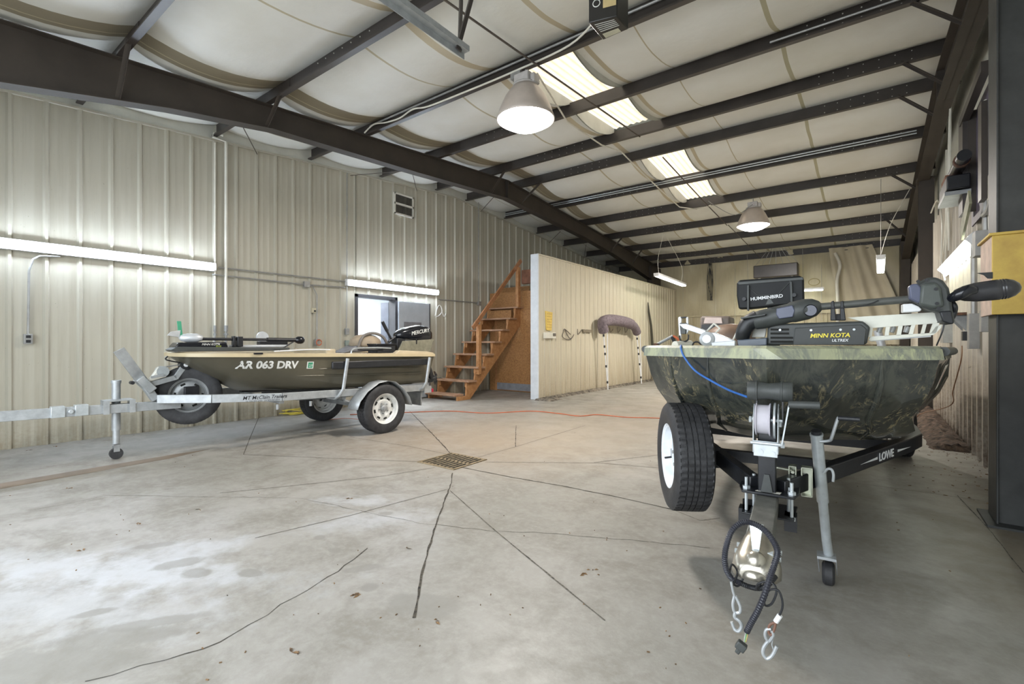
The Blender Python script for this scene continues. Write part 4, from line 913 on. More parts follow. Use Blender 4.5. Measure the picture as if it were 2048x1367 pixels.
# bunks and posts
for s_ in (1,-1):
    q = MB(); q.bar((.33*s_,-1.35,.60),(.33*s_,.85,.525),.09,.045); q.build('bunk_board', M['black'], tl)
    for yy, nm in ((-.52,'front'),(.84,'rear')):
        q = MB(); x = .70*s_; zz = 1.01 if yy < 0 else .99
        q.tube([(.42*s_,yy-.06,.50),(.60*s_,yy-.05,.50),(.665*s_,yy-.04,.535),(x,yy,.62),(x+.02*s_,yy+.05,zz)], .022, 8); q.build('guide_post', G, tl)
    q = MB(); q.bar((.668*s_,-.66,.925),(.668*s_,.88,.925),.04,.095); q.build('side_bunk', M['black'], tl, bevel=.012)
q = MB(); q.box((.60,.93,.50),(.06,.14,.10)); q.build('rear_bracket', G, tl); 
q = MB(); q.bb((.25,.80,.27),(.62,.82,.46)); q.build('licence_panel', G2, tl); MB().box((.61,1.02,.48),(.05,.03,.05)).build('tail_light', mat('red_light',(.45,.02,.05),.3), tl)
for y, z in ((-1.30,.545),(-.9,.545)): MB().cyl((.60,y,z-.11),(.60,y,z-.05),.018).build('stake_bolt', G2, tl)
# lettering on the rail
dk_ = M['black']
map_text('rail_lettering', 'MT McClain Trailers', .058, lambda a, b_, c: V((.6285, -1.69+a, zr(-1.69+a)-.008+b_)), dk_, tl, 1.0, .25, .0006)
map_text('rail_small_lettering', 'TX 936-295-6700   LA 903-297-0064', .026, lambda a, b_, c: V((.6285, -1.66+a, zr(-1.66+a)-.036+b_)), dk_, tl, .95)
MB().bb((.455,-1.75,.555),(.46,-1.62,.59)).build('rail_sticker', M['pvc'], tl) if False else None
# ======== small olive boat ========
ol = mat('olive_hull_paint', (.115,.105,.075), .33, .15, .10, 2.5); tan = mat('tan_hull_rim', (.52,.43,.27), .4, 0, .06, 4); tan2 = mat('tan_deck', (.50,.42,.29), .55, 0, .08, 4)
bl_ = thing('small_boat', 'small olive green flat-bottomed boat with a tan rim on the left trailer', 'boat', LO, None, LR, wsp=False)
HL = Hull([(1.075,1.01,[(0,-2.20),(.36,-2.12),(.545,-1.75),(.62,-1.1),(.625,0),(.60,1.08)]),
           (.97,.92,[(0,-2.08),(.34,-1.98),(.52,-1.62),(.60,-1.0),(.61,0),(.585,1.06)]),
           (.83,.78,[(0,-1.85),(.32,-1.72),(.47,-1.40),(.57,-.85),(.585,0),(.565,1.03)]),
           (.70,.66,[(0,-1.65),(.28,-1.50),(.42,-1.18),(.535,-.6),(.56,.1),(.545,1.0)]),
           (.650,.60,[(0,-1.56),(.22,-1.40),(.36,-1.05),(.49,-.5),(.52,.1),(.51,.98)]),
           (.632,.575,[(0,-1.50),(.12,-1.32),(.25,-.95),(.38,-.45),(.42,.1),(.42,.97)])], 8)
rings = [HL.ring(k) for k in range(6)]
mb = MB(); mb.loft(rings); n_ = len(rings[0])
for k in range(5): mb.add([rings[k][0], rings[k][-1], rings[k+1][-1], rings[k+1][0]], [(0,1,2,3)])
o_ = len(mb.v); mb.add(rings[5], [tuple(range(n_))]); hl = mb.build('hull', ol, bl_, smooth=.45)
from mathutils.bvhtree import BVHTree
HL.bvh = BVHTree.FromPolygons(mb.v, [tuple(f) for f in mb.f])
mb = MB(); r0, r1, r2, r3 = HL.ring(0,.0,-.01), HL.ring(0,.022,-.012), HL.ring(0,.022,.028), HL.ring(0,-.05,.035)
mb.loft([r0, r1, r2, r3, HL.ring(0,-.06,-.02)]); mb.build('gunwale', tan, bl_, smooth=.5)
# decks: bow deck and stern deck leave the cockpit open
def deck(y0, y1, z, nm, inset=.03):
    r = [p for p in HL.L[0] if y0 <= p.y <= y1]; a = [V((p.x-inset, max(p.y, HL.L[0][0].y+inset), p.z+z)) for p in r]; b_ = [V((-p.x, p.y, p.z)) for p in a[::-1]]
    mb = MB(); pts = a+b_; mb.add(pts+[p-V((0,0,.02)) for p in pts], [tuple(range(len(pts))), tuple(range(len(pts), 2*len(pts)))[::-1]]+[(i, (i+1) % len(pts), len(pts)+(i+1) % len(pts), len(pts)+i) for i in range(len(pts))]); return mb.build(nm, tan2, bl_, smooth=0)
deck(-2.3,-.95,.03,'bow_deck'); deck(.35,1.1,.03,'stern_deck')
mb = MB(); mb.bb((-.48,-.95,.84),(.48,.35,.86)); mb.bb((-.51,-.95,.86),(-.48,.40,1.04)); mb.bb((.48,-.95,.86),(.51,.40,1.04)); mb.bb((-.5,-.97,.86),(.5,-.93,1.06)); mb.bb((-.5,.33,.86),(.5,.37,1.06)); mb.build('cockpit_liner', tan2, bl_, smooth=0)
for s_ in (1,-1): MB().prism([(.50*s_,.36,1.05),(.50*s_,.44,1.10),(.50*s_,.95,1.075),(.50*s_,1.08,1.055),(.50*s_,1.08,1.02),(.50*s_,.36,1.02)], (.09*s_,0,0)).build('stern_coaming', tan2, bl_, bevel=.006)
MB().bb((-.45,-.62,1.0),(.46,-.48,1.13)).build('bench', tan2, bl_, bevel=.02); MB().tube(spline([(.52,-1.3,1.11),(.52,-.9,1.125),(.52,-.60,1.12)]),.008,6).build('side_rail_trim', M['white'], bl_)
q = MB(); q.tube(spline([(.52,-.30,1.06),(.52,-.25,1.13),(.52,.05,1.14),(.52,.34,1.13)]),.010,6); q.build('grab_rail', M['zinc'], bl_)
MB().tube([(.40,-.12,1.12),(.50,.22,1.11)],.014,6).build('paddle_shaft', M['black'], bl_)
for z, y0, y1 in ((.885,-.80,.80),(.80,-1.05,.92)):
    pts = [V((HL.x_at(y,z)+.004, y, z-.028*(y+.8))) for y in [y0+(y1-y0)*i/20 for i in range(21)]]; MB().tube(pts,[.002]+[.009]*19+[.002],6).build('hull_rib', ol, bl_, smooth=1.2)
wt = mat('white_lettering', (.78,.78,.74), .4); grn = mat('green_sticker', (.05,.30,.17), .4)
hf = lambda y0, z0, e=.004: (lambda a, b_, c: V((HL.x_at(y0+a, z0+b_-.028*a)+e, y0+a, z0+b_-.028*a)))
map_text('registration_number', 'AR 063 DRV', .118, hf(-1.70,.925), wt, bl_, 1.03, 0, .0045)
lab(map_text('sticker_numeral', '27', .042, hf(-.925,.915,.009), wt, bl_), 'white numeral on a green sticker')
def patchq(nm, y0, z0, w, h, e, m): 
    f = hf(y0, z0, e); mb = MB(); mb.add([f(w*i/4, h*j, 0) for j in (0,1) for i in range(5)], [(i, i+1, i+6, i+5) for i in range(4)]); return mb.build(nm, m, bl_, smooth=0)
patchq('sticker_edge', -.948,.895,.082,.085,.004,wt); patchq('green_sticker', -.935,.903,.058,.068,.006,grn)
MB().tube(spline([(0,-2.21,1.07),(.02,-2.24,1.03),(.02,-2.15,1.00),(.0,-2.05,.98)]),.008,6).build('bow_strap', M['black'], bl_)
MB().box((.615,-1.52,1.09),(.03,.09,.02)).build('cleat', M['black'], bl_)
# trolling motor on its bow deck
tm = thing('trolling_motor', 'black bow trolling motor folded flat on the small olive boat', 'trolling motor', LO, None, LR, wsp=False)
q = MB(); q.prism([(.05,-2.26,1.135),(.05,-2.22,1.115),(.05,-1.2,1.115),(.05,-1.0,1.125),(.05,-1.0,1.15),(.05,-2.2,1.17)], (.22,0,0)); q.build('mount_plate', M['graypl'], tm, bevel=.008)
q = MB(); q.prism([(.02,-2.22,1.16),(.02,-2.18,1.215),(.02,-1.72,1.22),(.02,-1.70,1.16)], (.24,0,0)); hb0 = q.build('foot_housing', M['blackgloss'], tm, bevel=.012)
subp(text('brand_lettering','MINN KOTA',.030,(.2615,-1.965,1.183),(0,1,0),(0,0,1),wt,None,.001), 'x', wt, hb0) if False else None
lt = text('brand_lettering','MINN KOTA',.032,(.262,-1.97,1.183),(0,1,0),(0,0,1),wt,tm,.0005,1.,.2)
lt = text('model_lettering','EDGE',.022,(.262,-1.83,1.165),(0,1,0),(0,0,1),mat('lime_lettering',(.45,.55,.08),.4),tm,.0005)
q = MB(); q.bb((.0,-1.70,1.155),(.12,-.95,1.185)); q.build('silver_arm', M['silver'], tm, bevel=.006)
q = MB(); q.cyl((.13,-1.98,1.255),(.13,-1.20,1.250),.017,n=12); q.cyl((.13,-1.22,1.25),(.13,-.86,1.245),.026,n=12); q.build('shaft', M['black'], tm)
q = MB(); q.box((.13,-1.60,1.225),(.06,.03,.13)); q.box((.13,-1.54,1.225),(.09,.06,.12)); q.build('shaft_clamp', M['black'], tm, bevel=.006)
q = MB(); q.lathe([(.001,-.06),(.03,-.055),(.048,-.02),(.05,.02),(.04,.05),(.001,.065)], (.13,-.81,1.245), (0,1,0), 20); q.build('control_head', M['blackgloss'], tm, smooth=1.2)
q = MB(); q.lathe([(.001,-.12),(.035,-.10),(.05,-.04),(.05,.05),(.03,.10),(.001,.11)], (.10,-2.02,1.265), (.3,1,0), 20); q.build('motor_pod', M['silver'], tm, smooth=1.2)
for a, m_ in ((0,M['silver']),(1.7,grn)):
    q = MB(); q.prism([(.08,-2.13,1.27),(.10,-2.25,1.29+.02*a),(.10,-2.22,1.33+.02*a),(.08,-2.12,1.35)] if a == 0 else [(.08,-2.14,1.28),(.08,-2.10,1.28),(.06,-2.11,1.45),(.06,-2.15,1.45)], (.012,0,0)); q.build('propeller_blade', m_, tm, bevel=.003)
q = MB(); q.tube(spline([(.13,-.86,1.24),(.16,-.94,1.20),(.18,-1.05,1.14),(.2,-1.1,1.12)]),.008,6); q.build('power_cord', M['black'], tm)
q = MB(); q.lathe([(.001,-.02),(.07,-.02),(.075,0),(.07,.02),(.001,.02)], (-.05,-1.20,1.28), (1,0,0), 24); q.build('pulley', M['silver'], tm); 
MB().bb((-.1,-1.25,1.18),(0,-.9,1.23)).build('stow_rest', M['black'], tm, bevel=.006)
# seat and box in the boat
lv = mat('grey_cover_cloth', (.20,.20,.21), .8, 0, .15, 12, .3); tc_ = mat('tan_seat', (.34,.27,.19), .6, 0, .1, 10)
se = thing('padded_chair', 'folded tan padded chair with grey cover in the small olive boat', 'chair', LO, None, LR, wsp=False)
q = MB(); q.lathe([(.001,.0),(.2,.0),(.24,.05),(.22,.13),(.14,.19),(.001,.21)], (-.10,.32,1.13), (0,0,1), 28); q.build('seat_back', tc_, se, smooth=1.2)
q = MB(); q.prism([(-.3,-.15,1.06),(-.3,.12,1.17),(-.3,.30,1.22),(-.3,.45,1.09)], (.35,0,0)); q.build('cover', lv, se, bevel=.04)
q = MB(); q.tube(spline([(.06,.10,1.14),(.06,.18,1.30),(.06,.35,1.35),(.06,.52,1.30),(.06,.62,1.16)]),.022,8); q.build('seat_rim', mat('brown_grey_trim',(.18,.16,.14),.7), se, smooth=1.2)
MB().bb((.1,.17,1.03),(.3,.5,1.06)).build('seat_base', M['black'], se)
bt = thing('battery_box', 'low black box on the stern deck of the small olive boat', 'box', LO, None, LR, wsp=False)
MB().bb((.15,.20,1.06),(.38,.52,1.17)).build('box_body', M['black'], bt, bevel=.008); MB().bb((.14,.19,1.17),(.39,.53,1.195)).build('lid', M['blackgloss'], bt, bevel=.006)
bd = MB().prism([(.34,.56,1.06),(.34,.67,1.235),(.34,1.28,1.265),(.34,1.20,1.06)], (.03,0,0)).build('motor_board', mat('grey_green_board', (.20,.19,.135), .6, 0, .15, 12), smooth=0, bevel=.008)
bd.location = LO; bd.rotation_euler = (0,0,LR); tag(bd, 'grey green board standing at the stern before the outboard motor', 'board'); MB().box((.372,.92,1.23),(.01,.02,.08)).build('latch', M['black'], bd)
ob = thing('outboard_motor', 'black outboard motor tilted at the stern of the small boat', 'outboard motor', LO, None, LR, wsp=False)
def rrow(cx, w, pts): return pts
sec = [(.72,.05,1.35,1.30),(.80,.11,1.41,1.27),(.95,.13,1.455,1.24),(1.15,.135,1.49,1.24),(1.30,.12,1.475,1.24),(1.40,.08,1.40,1.26),(1.43,.03,1.34,1.29)]
rr_ = []
for y, w_, zt__, zb in sec:
    zm, hh = (zt__+zb)/2, (zt__-zb)/2; rr_.append([V((.10+w_*math.copysign(abs(math.cos(a))**.6, math.cos(a)), y, zm+hh*math.copysign(abs(math.sin(a))**.6, math.sin(a)))) for a in [2*math.pi*i/24 for i in range(24)]])
MB().loft(rr_, closed=True, caps=True).build('cowl', M['blackgloss'], ob, smooth=1.2)
text('cowl_lettering','MERCURY',.085,(.2385,.93,1.325),(0,.985,.17),(0,-.17,.985),wt,ob,.003,.95,.25)
lab(MB().bar((.10,.86,1.430),(.10,1.16,1.484),.13,.02).build('cowl_top_stripe', M['white'], ob, bevel=.008), 'light silver stripe along the top of the cowl')
q = MB(); q.cyl((.1,.72,1.30),(.1,.60,1.22),.02,n=10); q.cyl((.1,.66,1.24),(.1,.50,1.50),.018,n=12); q.cyl((.1,.57,1.39),(.1,.485,1.53),.026,n=12); q.build('tiller_handle', M['black'], ob)
q = MB(); q.bb((.02,.70,1.05),(.18,.86,1.28)); q.build('transom_bracket', M['black'], ob, bevel=.012)
q = MB(); q.bar((.1,1.15,1.25),(.1,1.42,.62),.09,.16,(1,0,0)); q.build('lower_leg', M['black'], ob, bevel=.02)
q = MB(); q.lathe([(.001,-.14),(.05,-.08),(.06,.03),(.045,.14),(.001,.16)], (.1,1.40,.60), (0,1,.1), 18); q.build('gear_case', M['black'], ob, smooth=1.2)
for a in (0,2.1,4.2):
    u = V((math.cos(a),0,math.sin(a))); q = MB(); q.prism([V((.1,1.55,.61))+u*.03, V((.1,1.52,.61))+u*.11+V((.03,0,.02)), V((.1,1.58,.61))+u*.13, V((.1,1.60,.61))+u*.05], (.006,.006,0)); q.build('propeller', M['blackgloss'], ob)
# ======== big camouflage boat on its black trailer; own axes: origin below the bow, y toward the stern ========
BO, BR = (-.38,2.45,0), math.radians(5)
_c, _s = math.cos(BR), math.sin(BR)
def toB(x, y): dx, dy = x-BO[0], y-BO[1]; return (_c*dx+_s*dy, -_s*dx+_c*dy)
_c0 = toB(0, 0)
def LY(px, py, y):
    d = ray(px, py); dx, dy = _c*d[0]+_s*d[1], -_s*d[0]+_c*d[1]; t = (y-_c0[1])/dy
    return V((_c0[0]+dx*t, y, HC+d[2]*t))
def bthing(name, label, cat, group=None):
    r = thing(name, label, cat, BO, group, BR, wsp=False); PINV[r.name] = Matrix(); return r
def camo(name, base, d2, lt_, sc, rough=.32, coat=.3, amt=.6):
    m, t, b = nt(name); v = coords(t)
    n1 = noise(t, sc, 6, .7, coords(t, (1,1,.5)), 1.6); n2 = noise(t, sc*2.2, 7, .75, coords(t, (1,1,.35), rot=(0,.5,0)), 3.); n3 = noise(t, sc*.7, 4, .6, v, .8)
    c = mix(t, ramp(t, n1, [(.42, 0.), (.58, 1.)]), base, d2)
    g = math_(t, 'MULTIPLY', ramp(t, n2, [(.52, 0.), (.60, 1.)]), ramp(t, n3, [(.46, 0.), (.60, 1.)]))
    c = mix(t, math_(t, 'MULTIPLY', g, amt), c, lt_)
    t.links.new(c, b.inputs['Base Color']); b.inputs['Roughness'].default_value = rough; b.inputs['Coat Weight'].default_value = coat
    return m
ch = camo('dark_camouflage_hull', (.020,.024,.023), (.055,.058,.046), (.30,.25,.14), 6.0, .26, .6, .75); cr_ = camo('pale_camouflage_rim', (.36,.37,.24), (.19,.205,.17), (.52,.54,.30), 9., .45, .2)
bk = M['blacksteel']
rb = bthing('camouflage_boat', 'big dark camouflage boat facing the camera on the black trailer', 'boat')
HB = Hull([(1.145,1.10,[(0,0),(.675,.42),(.85,1.15),(.92,2.3),(.92,5.0)]),
           (1.03,.99,[(0,.03),(.66,.47),(.82,1.2),(.88,2.3),(.88,4.98)]),
           (.93,.89,[(0,.08),(.64,.55),(.79,1.25),(.84,2.3),(.84,4.96)]),
           (.84,.81,[(0,.17),(.61,.66),(.74,1.3),(.79,2.3),(.79,4.94)]),
           (.76,.74,[(0,.30),(.635,.74),(.70,1.4),(.71,2.3),(.71,4.92)]),
           (.695,.68,[(0,.46),(.585,.86),(.62,1.5),(.6,2.3),(.6,4.9)]),
           (.650,.645,[(0,.68),(.40,1.0),(.45,1.7),(.45,2.3),(.45,4.88)])], 12, smooth=None)
rings = [HB.ring(k) for k in range(7)]; n_ = len(rings[0]); mid = (n_-1)//2
strakes(rings, [mid-8, mid-4, mid+4, mid+9, mid+24, mid-24, mid+34, mid-34], .03)
mb = MB(); mb.loft(rings); mb.add(rings[-1], [tuple(range(n_))])
for k in range(6): mb.add([rings[k][0], rings[k][-1], rings[k+1][-1], rings[k+1][0]], [(0,1,2,3)])
HBV = BVHTree.FromPolygons(mb.v, [tuple(f) for f in mb.f]); mb.build('hull', ch, rb, smooth=.55)
mb = MB(); fr_ = lambda r: [p for p in r if p.y < .60]
mb.loft([fr_(HB.ring(0,a,b_)) for a, b_ in ((-.005,-.004),(.014,-.004),(.010,.045),(-.012,.058),(-.06,.058),(-.07,.0))]); mb.build('bow_rim', cr_, rb, smooth=.5)
mb = MB()
for sgn in (1,-1):
    bk_ = lambda r: [p for p in r if p.y > .55 and p.x*sgn > 0]
    mb.loft([bk_(HB.ring(0,a,b_)) for a, b_ in ((-.005,-.004),(.004,-.004),(.002,.02),(-.03,.03),(-.06,.03),(-.07,.0))])
mb.build('gunwale', mat('olive_side_rim',(.15,.15,.11),.5), rb, smooth=.5)
HB.bvh = None
gt = MB(); 
for s_ in (1,-1): gt.tube([(s_*HB.x_at(y, 1.14)+s_*.01, y, 1.175-.009*(y-.5)) for y in [.50+.3*i for i in range(15)]], .022, 12)
gt.build('side_rail', M['graypl'], rb, smooth=1.2)
def deck2(y0, y1, z, nm, m_, ins=.04):
    r = [p for p in HB.L[0] if y0 <= p.y <= y1]; a = [V((max(0,p.x-ins), p.y+(ins if p.y < .5 else 0), z)) for p in r]; b_ = [V((-p.x, p.y, p.z)) for p in a[::-1]]; P = a+b_; k = len(P)
    return MB().add(P+[p-V((0,0,.02)) for p in P], [tuple(range(k)), tuple(range(k, 2*k))[::-1]]+[(i, (i+1) % k, k+(i+1) % k, k+i) for i in range(k)]).build(nm, m_, rb, smooth=0)
deck2(-.1,1.35,1.195,'bow_deck',cr_); deck2(4.2,5.1,1.12,'stern_deck',M['graypl'])
mb = MB(); mb.bb((-.7,1.36,.78),(.7,4.2,.80)); mb.bb((-.74,1.34,.78),(.74,1.36,1.17)); 
for s_ in (1,-1): mb.bb((.70*s_,1.36,.78),(.74*s_,4.2,1.12)); mb.bb((.70*s_,1.36,1.10),(.88*s_,4.2,1.13))
mb.build('cockpit_liner', mat('grey_liner',(.20,.20,.18),.7), rb, smooth=0)
HB.bvh = HBV
for i_ in (mid-9, mid-5, mid+8): MB().tube([rings[k][i_] for k in range(6)], [.004,.013,.015,.015,.014,.006], 8).build('hull_rib', ch, rb, smooth=1.2)
st_ = MB(); st_.add([V((HB.x_at(y,z)+.012, y, z)) for y, z in ((.75,1.10),(.98,1.10),(.98,.97),(.78,.97))], [(0,1,2,3)]); st_.build('registration_sticker', M['pvc'], rb, smooth=0)
st_ = MB(); st_.add([V((HB.x_at(y,z)+.014, y, z)) for y, z in ((.79,1.08),(.84,1.08),(.84,1.0),(.80,1.0))], [(0,1,2,3)]); st_.build('red_sticker_mark', mat('red_mark',(.45,.04,.03),.5), rb, smooth=0)
blu = mat('blue_rope', (.03,.13,.42), .5); rp = MB(); rp.tube(spline([LY(1362,690,.28),LY(1362,696,.24),LY(1368,712,.235),LY(1390,740,.21),LY(1425,762,.16),LY(1460,780,.10),LY(1495,793,.00)],6),.0055,8); tag_o = rp.build('winch_rope', blu, None); tag_o.location = BO; tag_o.rotation_euler = (0,0,BR); tag(tag_o, 'blue rope hanging from the big boat rim to the winch roller', 'rope')
# ---------- black trailer ----------
rt = bthing('boat_trailer', 'black painted boat trailer with silver jack under the camouflage boat', 'trailer')
ty = mat('grimy_grey_tongue', (.15,.15,.135), .55, .2, .2, 14, .1)
MB().bar((.012,-.55,.475),(0,.12,.475),.088,.085).build('tongue', ty, rt, bevel=.005)
q = MB(); q.prism([(-.10,-.02,.52),(.11,-.02,.52),(.13,.06,.52),(.13,.20,.52),(-.12,.20,.52),(-.12,.06,.52)], (0,0,.012)); q.prism([(-.10,-.02,.43),(.11,-.02,.43),(.12,.2,.43),(-.12,.2,.43)], (0,0,-.008)); tp = q.build('tongue_plate', bk, rt, bevel=.003)
lab(MB().prism([(-.045,-.002,.533),(.055,-.004,.533),(.06,.022,.533),(-.03,.026,.533)], (0,0,.001)).build('warning_label', M['pvc'], rt), 'small scuffed white label')
for x, y in ((-.085,.02),(-.06,.10),(.10,.02),(.085,.10)):
    q = MB(); q.cyl((x,y,.42),(x,y,.585),.007,n=8); q.cyl((x,y,.532),(x,y,.545),.017,n=6); q.cyl((x,y,.415),(x,y,.43),.015,n=6); q.build('plate_bolt', M['zinc'], rt)
for x in (-.095,.095): 
    q = MB(); q.bb((x-.025,.03,.36),(x+.025,.10,.43)); q.build('clamp_leg', bk, rt)
for s_ in (1,-1):
    q = MB(); P = [V((.05*s_,.08,.535)),V((.67*s_,1.25,.600)),V((.74*s_,1.42,.607)),V((.76*s_,1.7,.610)),V((.76*s_,4.8,.60))]
    sec_ = []
    for i, p in enumerate(P):
        d = (P[min(i+1,4)]-P[max(i-1,0)]); d.z = 0; d.normalize(); sd_ = V((d.y,-d.x,0)); sec_.append([p+sd_*.028+V((0,0,.042)), p-sd_*.028+V((0,0,.042)), p-sd_*.028-V((0,0,.042)), p+sd_*.028-V((0,0,.042))])
    q.loft(sec_, closed=True, caps=True); q.build('frame_rail', bk, rt, bevel=.006, smooth=.9)
for w_, y, z in ((.62,1.22,.59),(.35,.62,.55),(.75,2.6,.56),(.75,4.0,.56)): MB().bar((-w_,y,z),(w_,y,z),.05,.06).build('crossmember', bk, rt)
for s_ in (1,-1): MB().bar((.40*s_,1.2,.63),(.40*s_,4.6,.615),.09,.04).build('bunk', M['black'], rt)
MB().bar((-1.0,4.1,.33),(1.0,4.1,.33),.06,.06).build('axle', bk, rt)
for s_ in (1,-1): wheel(rt, (1.0*s_,4.1,.33), (s_,0,0), .33, .2, .19, M['wheelw'], 6)
# spare on the left rail
sp = V((-.450,.40,.562)); wheel(rt, sp, V((-.905,-.425,.0)), .305, .20, .170, mat('bright_white_wheel',(.74,.78,.82),.3), 5, hub=False, name='spare_wheel')
q = MB(); q.bar(sp+V((.02,.01,0)), V((-.28,.50,.56)), .06,.12); q.bar((-.30,.55,.56),(-.15,.26,.55),.03,.07); q.build('spare_bracket', bk, rt); 
a_ = V((-.905,-.425,0)); MB().cyl(sp+a_*.06+V((-.02,.04,-.02)), sp+a_*.10+V((-.01,.02,-.02)), .006, n=6).build('valve_stem', M['black'], rt)
# winch post, winch, roller
q = MB(); q.bb((-.035,-.0,.53),(.038,.075,.86)); q.build('winch_post', bk, rt, bevel=.004)
MB().prism([(-.022,-.012,.535),(.026,-.012,.535),(.012,-.012,.615),(-.008,-.012,.615)], (0,.012,0)).build('post_gusset', M['graypl'], rt)
wn = MB(); zk = M['zinc']
wn.bb((-.048,-.05,.745),(.042,.02,.750)); wn.bb((-.048,-.055,.705),(.048,-.05,.775)); wn.prism([(-.052,-.055,.72),(-.052,.07,.72),(-.052,.07,.90),(-.052,.0,.935),(-.052,-.05,.88)], (.005,0,0)); wn.prism([(.046,-.055,.72),(.046,.07,.72),(.046,.07,.90),(.046,.0,.94),(.046,-.045,.90)], (.005,0,0))
wo = wn.build('winch', zk, rt, bevel=.002)
subp(MB().lathe([(.001,-.035),(.06,-.033),(.075,-.03),(.075,-.026),(.066,-.024),(.066,.022),(.075,.026),(.075,.03),(.001,.03)], (-.012,.0,.865), (1,0,0), 36), 'strap_spool', mat('pale_winch_strap',(.52,.50,.55),.8,0,.06), wo, smooth=.6)
q = MB(); q.lathe([(.02,-.004),(.082,-.004),(.082,.004),(.02,.004)], (.035,.0,.862), (1,0,0), 30); subp(q, 'winch_gear', zk, wo)
q = MB(); q.cyl((-.07,-.02,.865),(.065,-.02,.865),.008,n=8); q.cyl((-.06,-.06,.765),(.075,-.06,.765),.007,n=8); q.cyl((.06,-.06,.765),(.075,-.06,.765),.014,n=6); q.cyl((-.068,-.03,.865),(-.058,-.03,.865),.015,n=6); q.cyl((.052,-.03,.85),(.062,-.03,.85),.012,n=6); q.cyl((-.02,-.058,.725),(-.02,-.052,.725),.012,n=12); q.cyl((.03,-.058,.722),(.03,-.052,.722),.011,n=6); subp(q, 'bolt', zk, wo)
q = MB(); q.bar((.064,-.065,.765),(.092,-.075,.945),.006,.022,(0,1,0)); subp(q, 'winch_crank', zk, wo); subp(MB().cyl((.09,-.075,.948),(.205,-.075,.952),.016,n=16), 'crank_grip', M['graypl'], wo)
q = MB(); q.bb((-.042,-.005,.84),(-.036,.03,1.0)); q.bb((.062,-.005,.84),(.068,.03,1.0)); q.build('roller_bracket', bk, rt)
q = MB(); q.lathe([(.001,-.085),(.043,-.085),(.045,-.08),(.045,-.052),(.047,-.05),(.047,-.044),(.042,-.042),(.036,0),(.042,.048),(.047,.05),(.047,.056),(.045,.058),(.045,.092),(.042,.097),(.001,.097)], (.008,.005,.995), (1,0,0), 32); q.build('bow_roller', M['graypl'], rt, smooth=.7)
# coupler
cp = mat('worn_cast_coupler', (.50,.47,.40), .30, .85, .15, 10, .05); cy = -.66
q = MB()
rg = []
for y, w_, h0, h1 in ((-.46,.052,.435,.525),(-.52,.058,.43,.53),(-.57,.066,.43,.525),(-.61,.074,.425,.505),(-.65,.074,.425,.495),(-.68,.062,.425,.48),(-.705,.036,.428,.46)):
    rg.append([V((.012+w_*math.copysign(abs(math.cos(a))**.7, math.cos(a)), y, h0+(h1-h0)*max(0, math.sin(a))**.75)) for a in [math.pi*i/16 for i in range(17)]])
q.loft(rg); q.add(rg[-1], [tuple(range(17))]); co_ = q.build('coupler', cp, rt, smooth=1.2, solid=.004)
subp(MB().lathe([(.034*math.cos(a), .034*math.sin(a)*1.1) for a in [i*.1745 for i in range(10)]], (.012,-.66,.474), (0,-.35,1), 28), 'ball_dome', cp, co_, smooth=1.2)
q = MB(); q.prism([(.000,-.64,.50),(.020,-.64,.50),(.030,-.625,.585),(-.010,-.625,.585)], (0,.006,0)); q.bb((-.012,-.625,.582),(.032,-.605,.586)); subp(q, 'latch_lever', zk, co_)
q = MB(); 
for y in (-.54,-.60): q.cyl((-.06,y,.475),(.085,y,.475),.009,n=6)
q.bb((.045,-.63,.47),(.062,-.58,.50)); subp(q, 'coupler_bolt', zk, co_)
# jack
jt, jb = LY(1633,868,.21), LY(1653,1080,.37); jw = LY(1658,1163,.42); jw.z = 0; jw.y = .40
q = MB(); dj = (jb-jt).normalized(); mid_ = jt.lerp(jb,.62); q.cyl(jt, mid_, .0255, n=24); q.tube([mid_, jb, V((jw.x-.003,.39,.16))], .021, 20); q.cyl(jt-dj*.004, jt+dj*.006, .028, n=24); jk = q.build('tongue_jack', M['zinc'], rt)
subp(MB().cyl(jt-dj*.02, jt, .022, n=16), 'jack_cap', M['black'], jk)
h = [LY(1640,882,.20),LY(1659,880,.19),LY(1664,872,.18),LY(1675,838,.17),LY(1679,834,.17)]; subp(MB().tube(spline(h,4),.007,10), 'crank_arm', M['galv'], jk); subp(MB().cyl(LY(1676,835,.17), LY(1720,838,.16), .011, n=14), 'crank_grip', M['black'], jk)
R_ = .058; wc = V((jw.x-.003, .41, R_)); 
q = MB(); t0 = jb+dj*.03
for s_ in (1,-1): q.prism([V((jb.x+.036*s_,.34,.155)),V((jb.x+.036*s_,.42,.155)),V((wc.x+.036*s_,.465,.045)),V((wc.x+.036*s_,.43,.045))], (.004*s_,0,0))
q.bb((jb.x-.04,.34,.145),(jb.x+.04,.42,.158)); subp(q, 'caster_fork', M['galv'], jk)
subp(MB().lathe([(.012,-.027),(.04,-.027),(.05,-.024),(R_,-.015),(R_,.015),(.05,.024),(.04,.027),(.012,.027)], wc, (1,0,.0), 32), 'caster_wheel', M['rubber'], jk, smooth=.7)
b0 = LY(1600,957,.22)
q = MB(); gz = mat('yellow_zinc', (.50,.52,.42), .35, .7, .1, 14)
zb0, zb1 = b0.z-.075, b0.z+.065
for xa, xb in ((b0.x-.048,b0.x-.014),(b0.x+.004,b0.x+.052)):
    q.bb((xa,.235,zb0),(xb,.241,zb1)); q.bb((xa,.19,zb0),(xa+.006,.241,zb1)); q.bb((xb-.006,.19,zb0),(xb,.241,zb1)); q.bb((xa,.19,zb0),(xb,.241,zb0+.006)); q.bb((xa,.19,zb1-.006),(xb,.241,zb1))
q.bb((b0.x-.02,.225,b0.z-.01),(b0.x+.01,.236,b0.z+.01)); q.cyl((b0.x-.10,.205,b0.z+.045),(b0.x-.03,.205,b0.z+.04),.006,n=8)
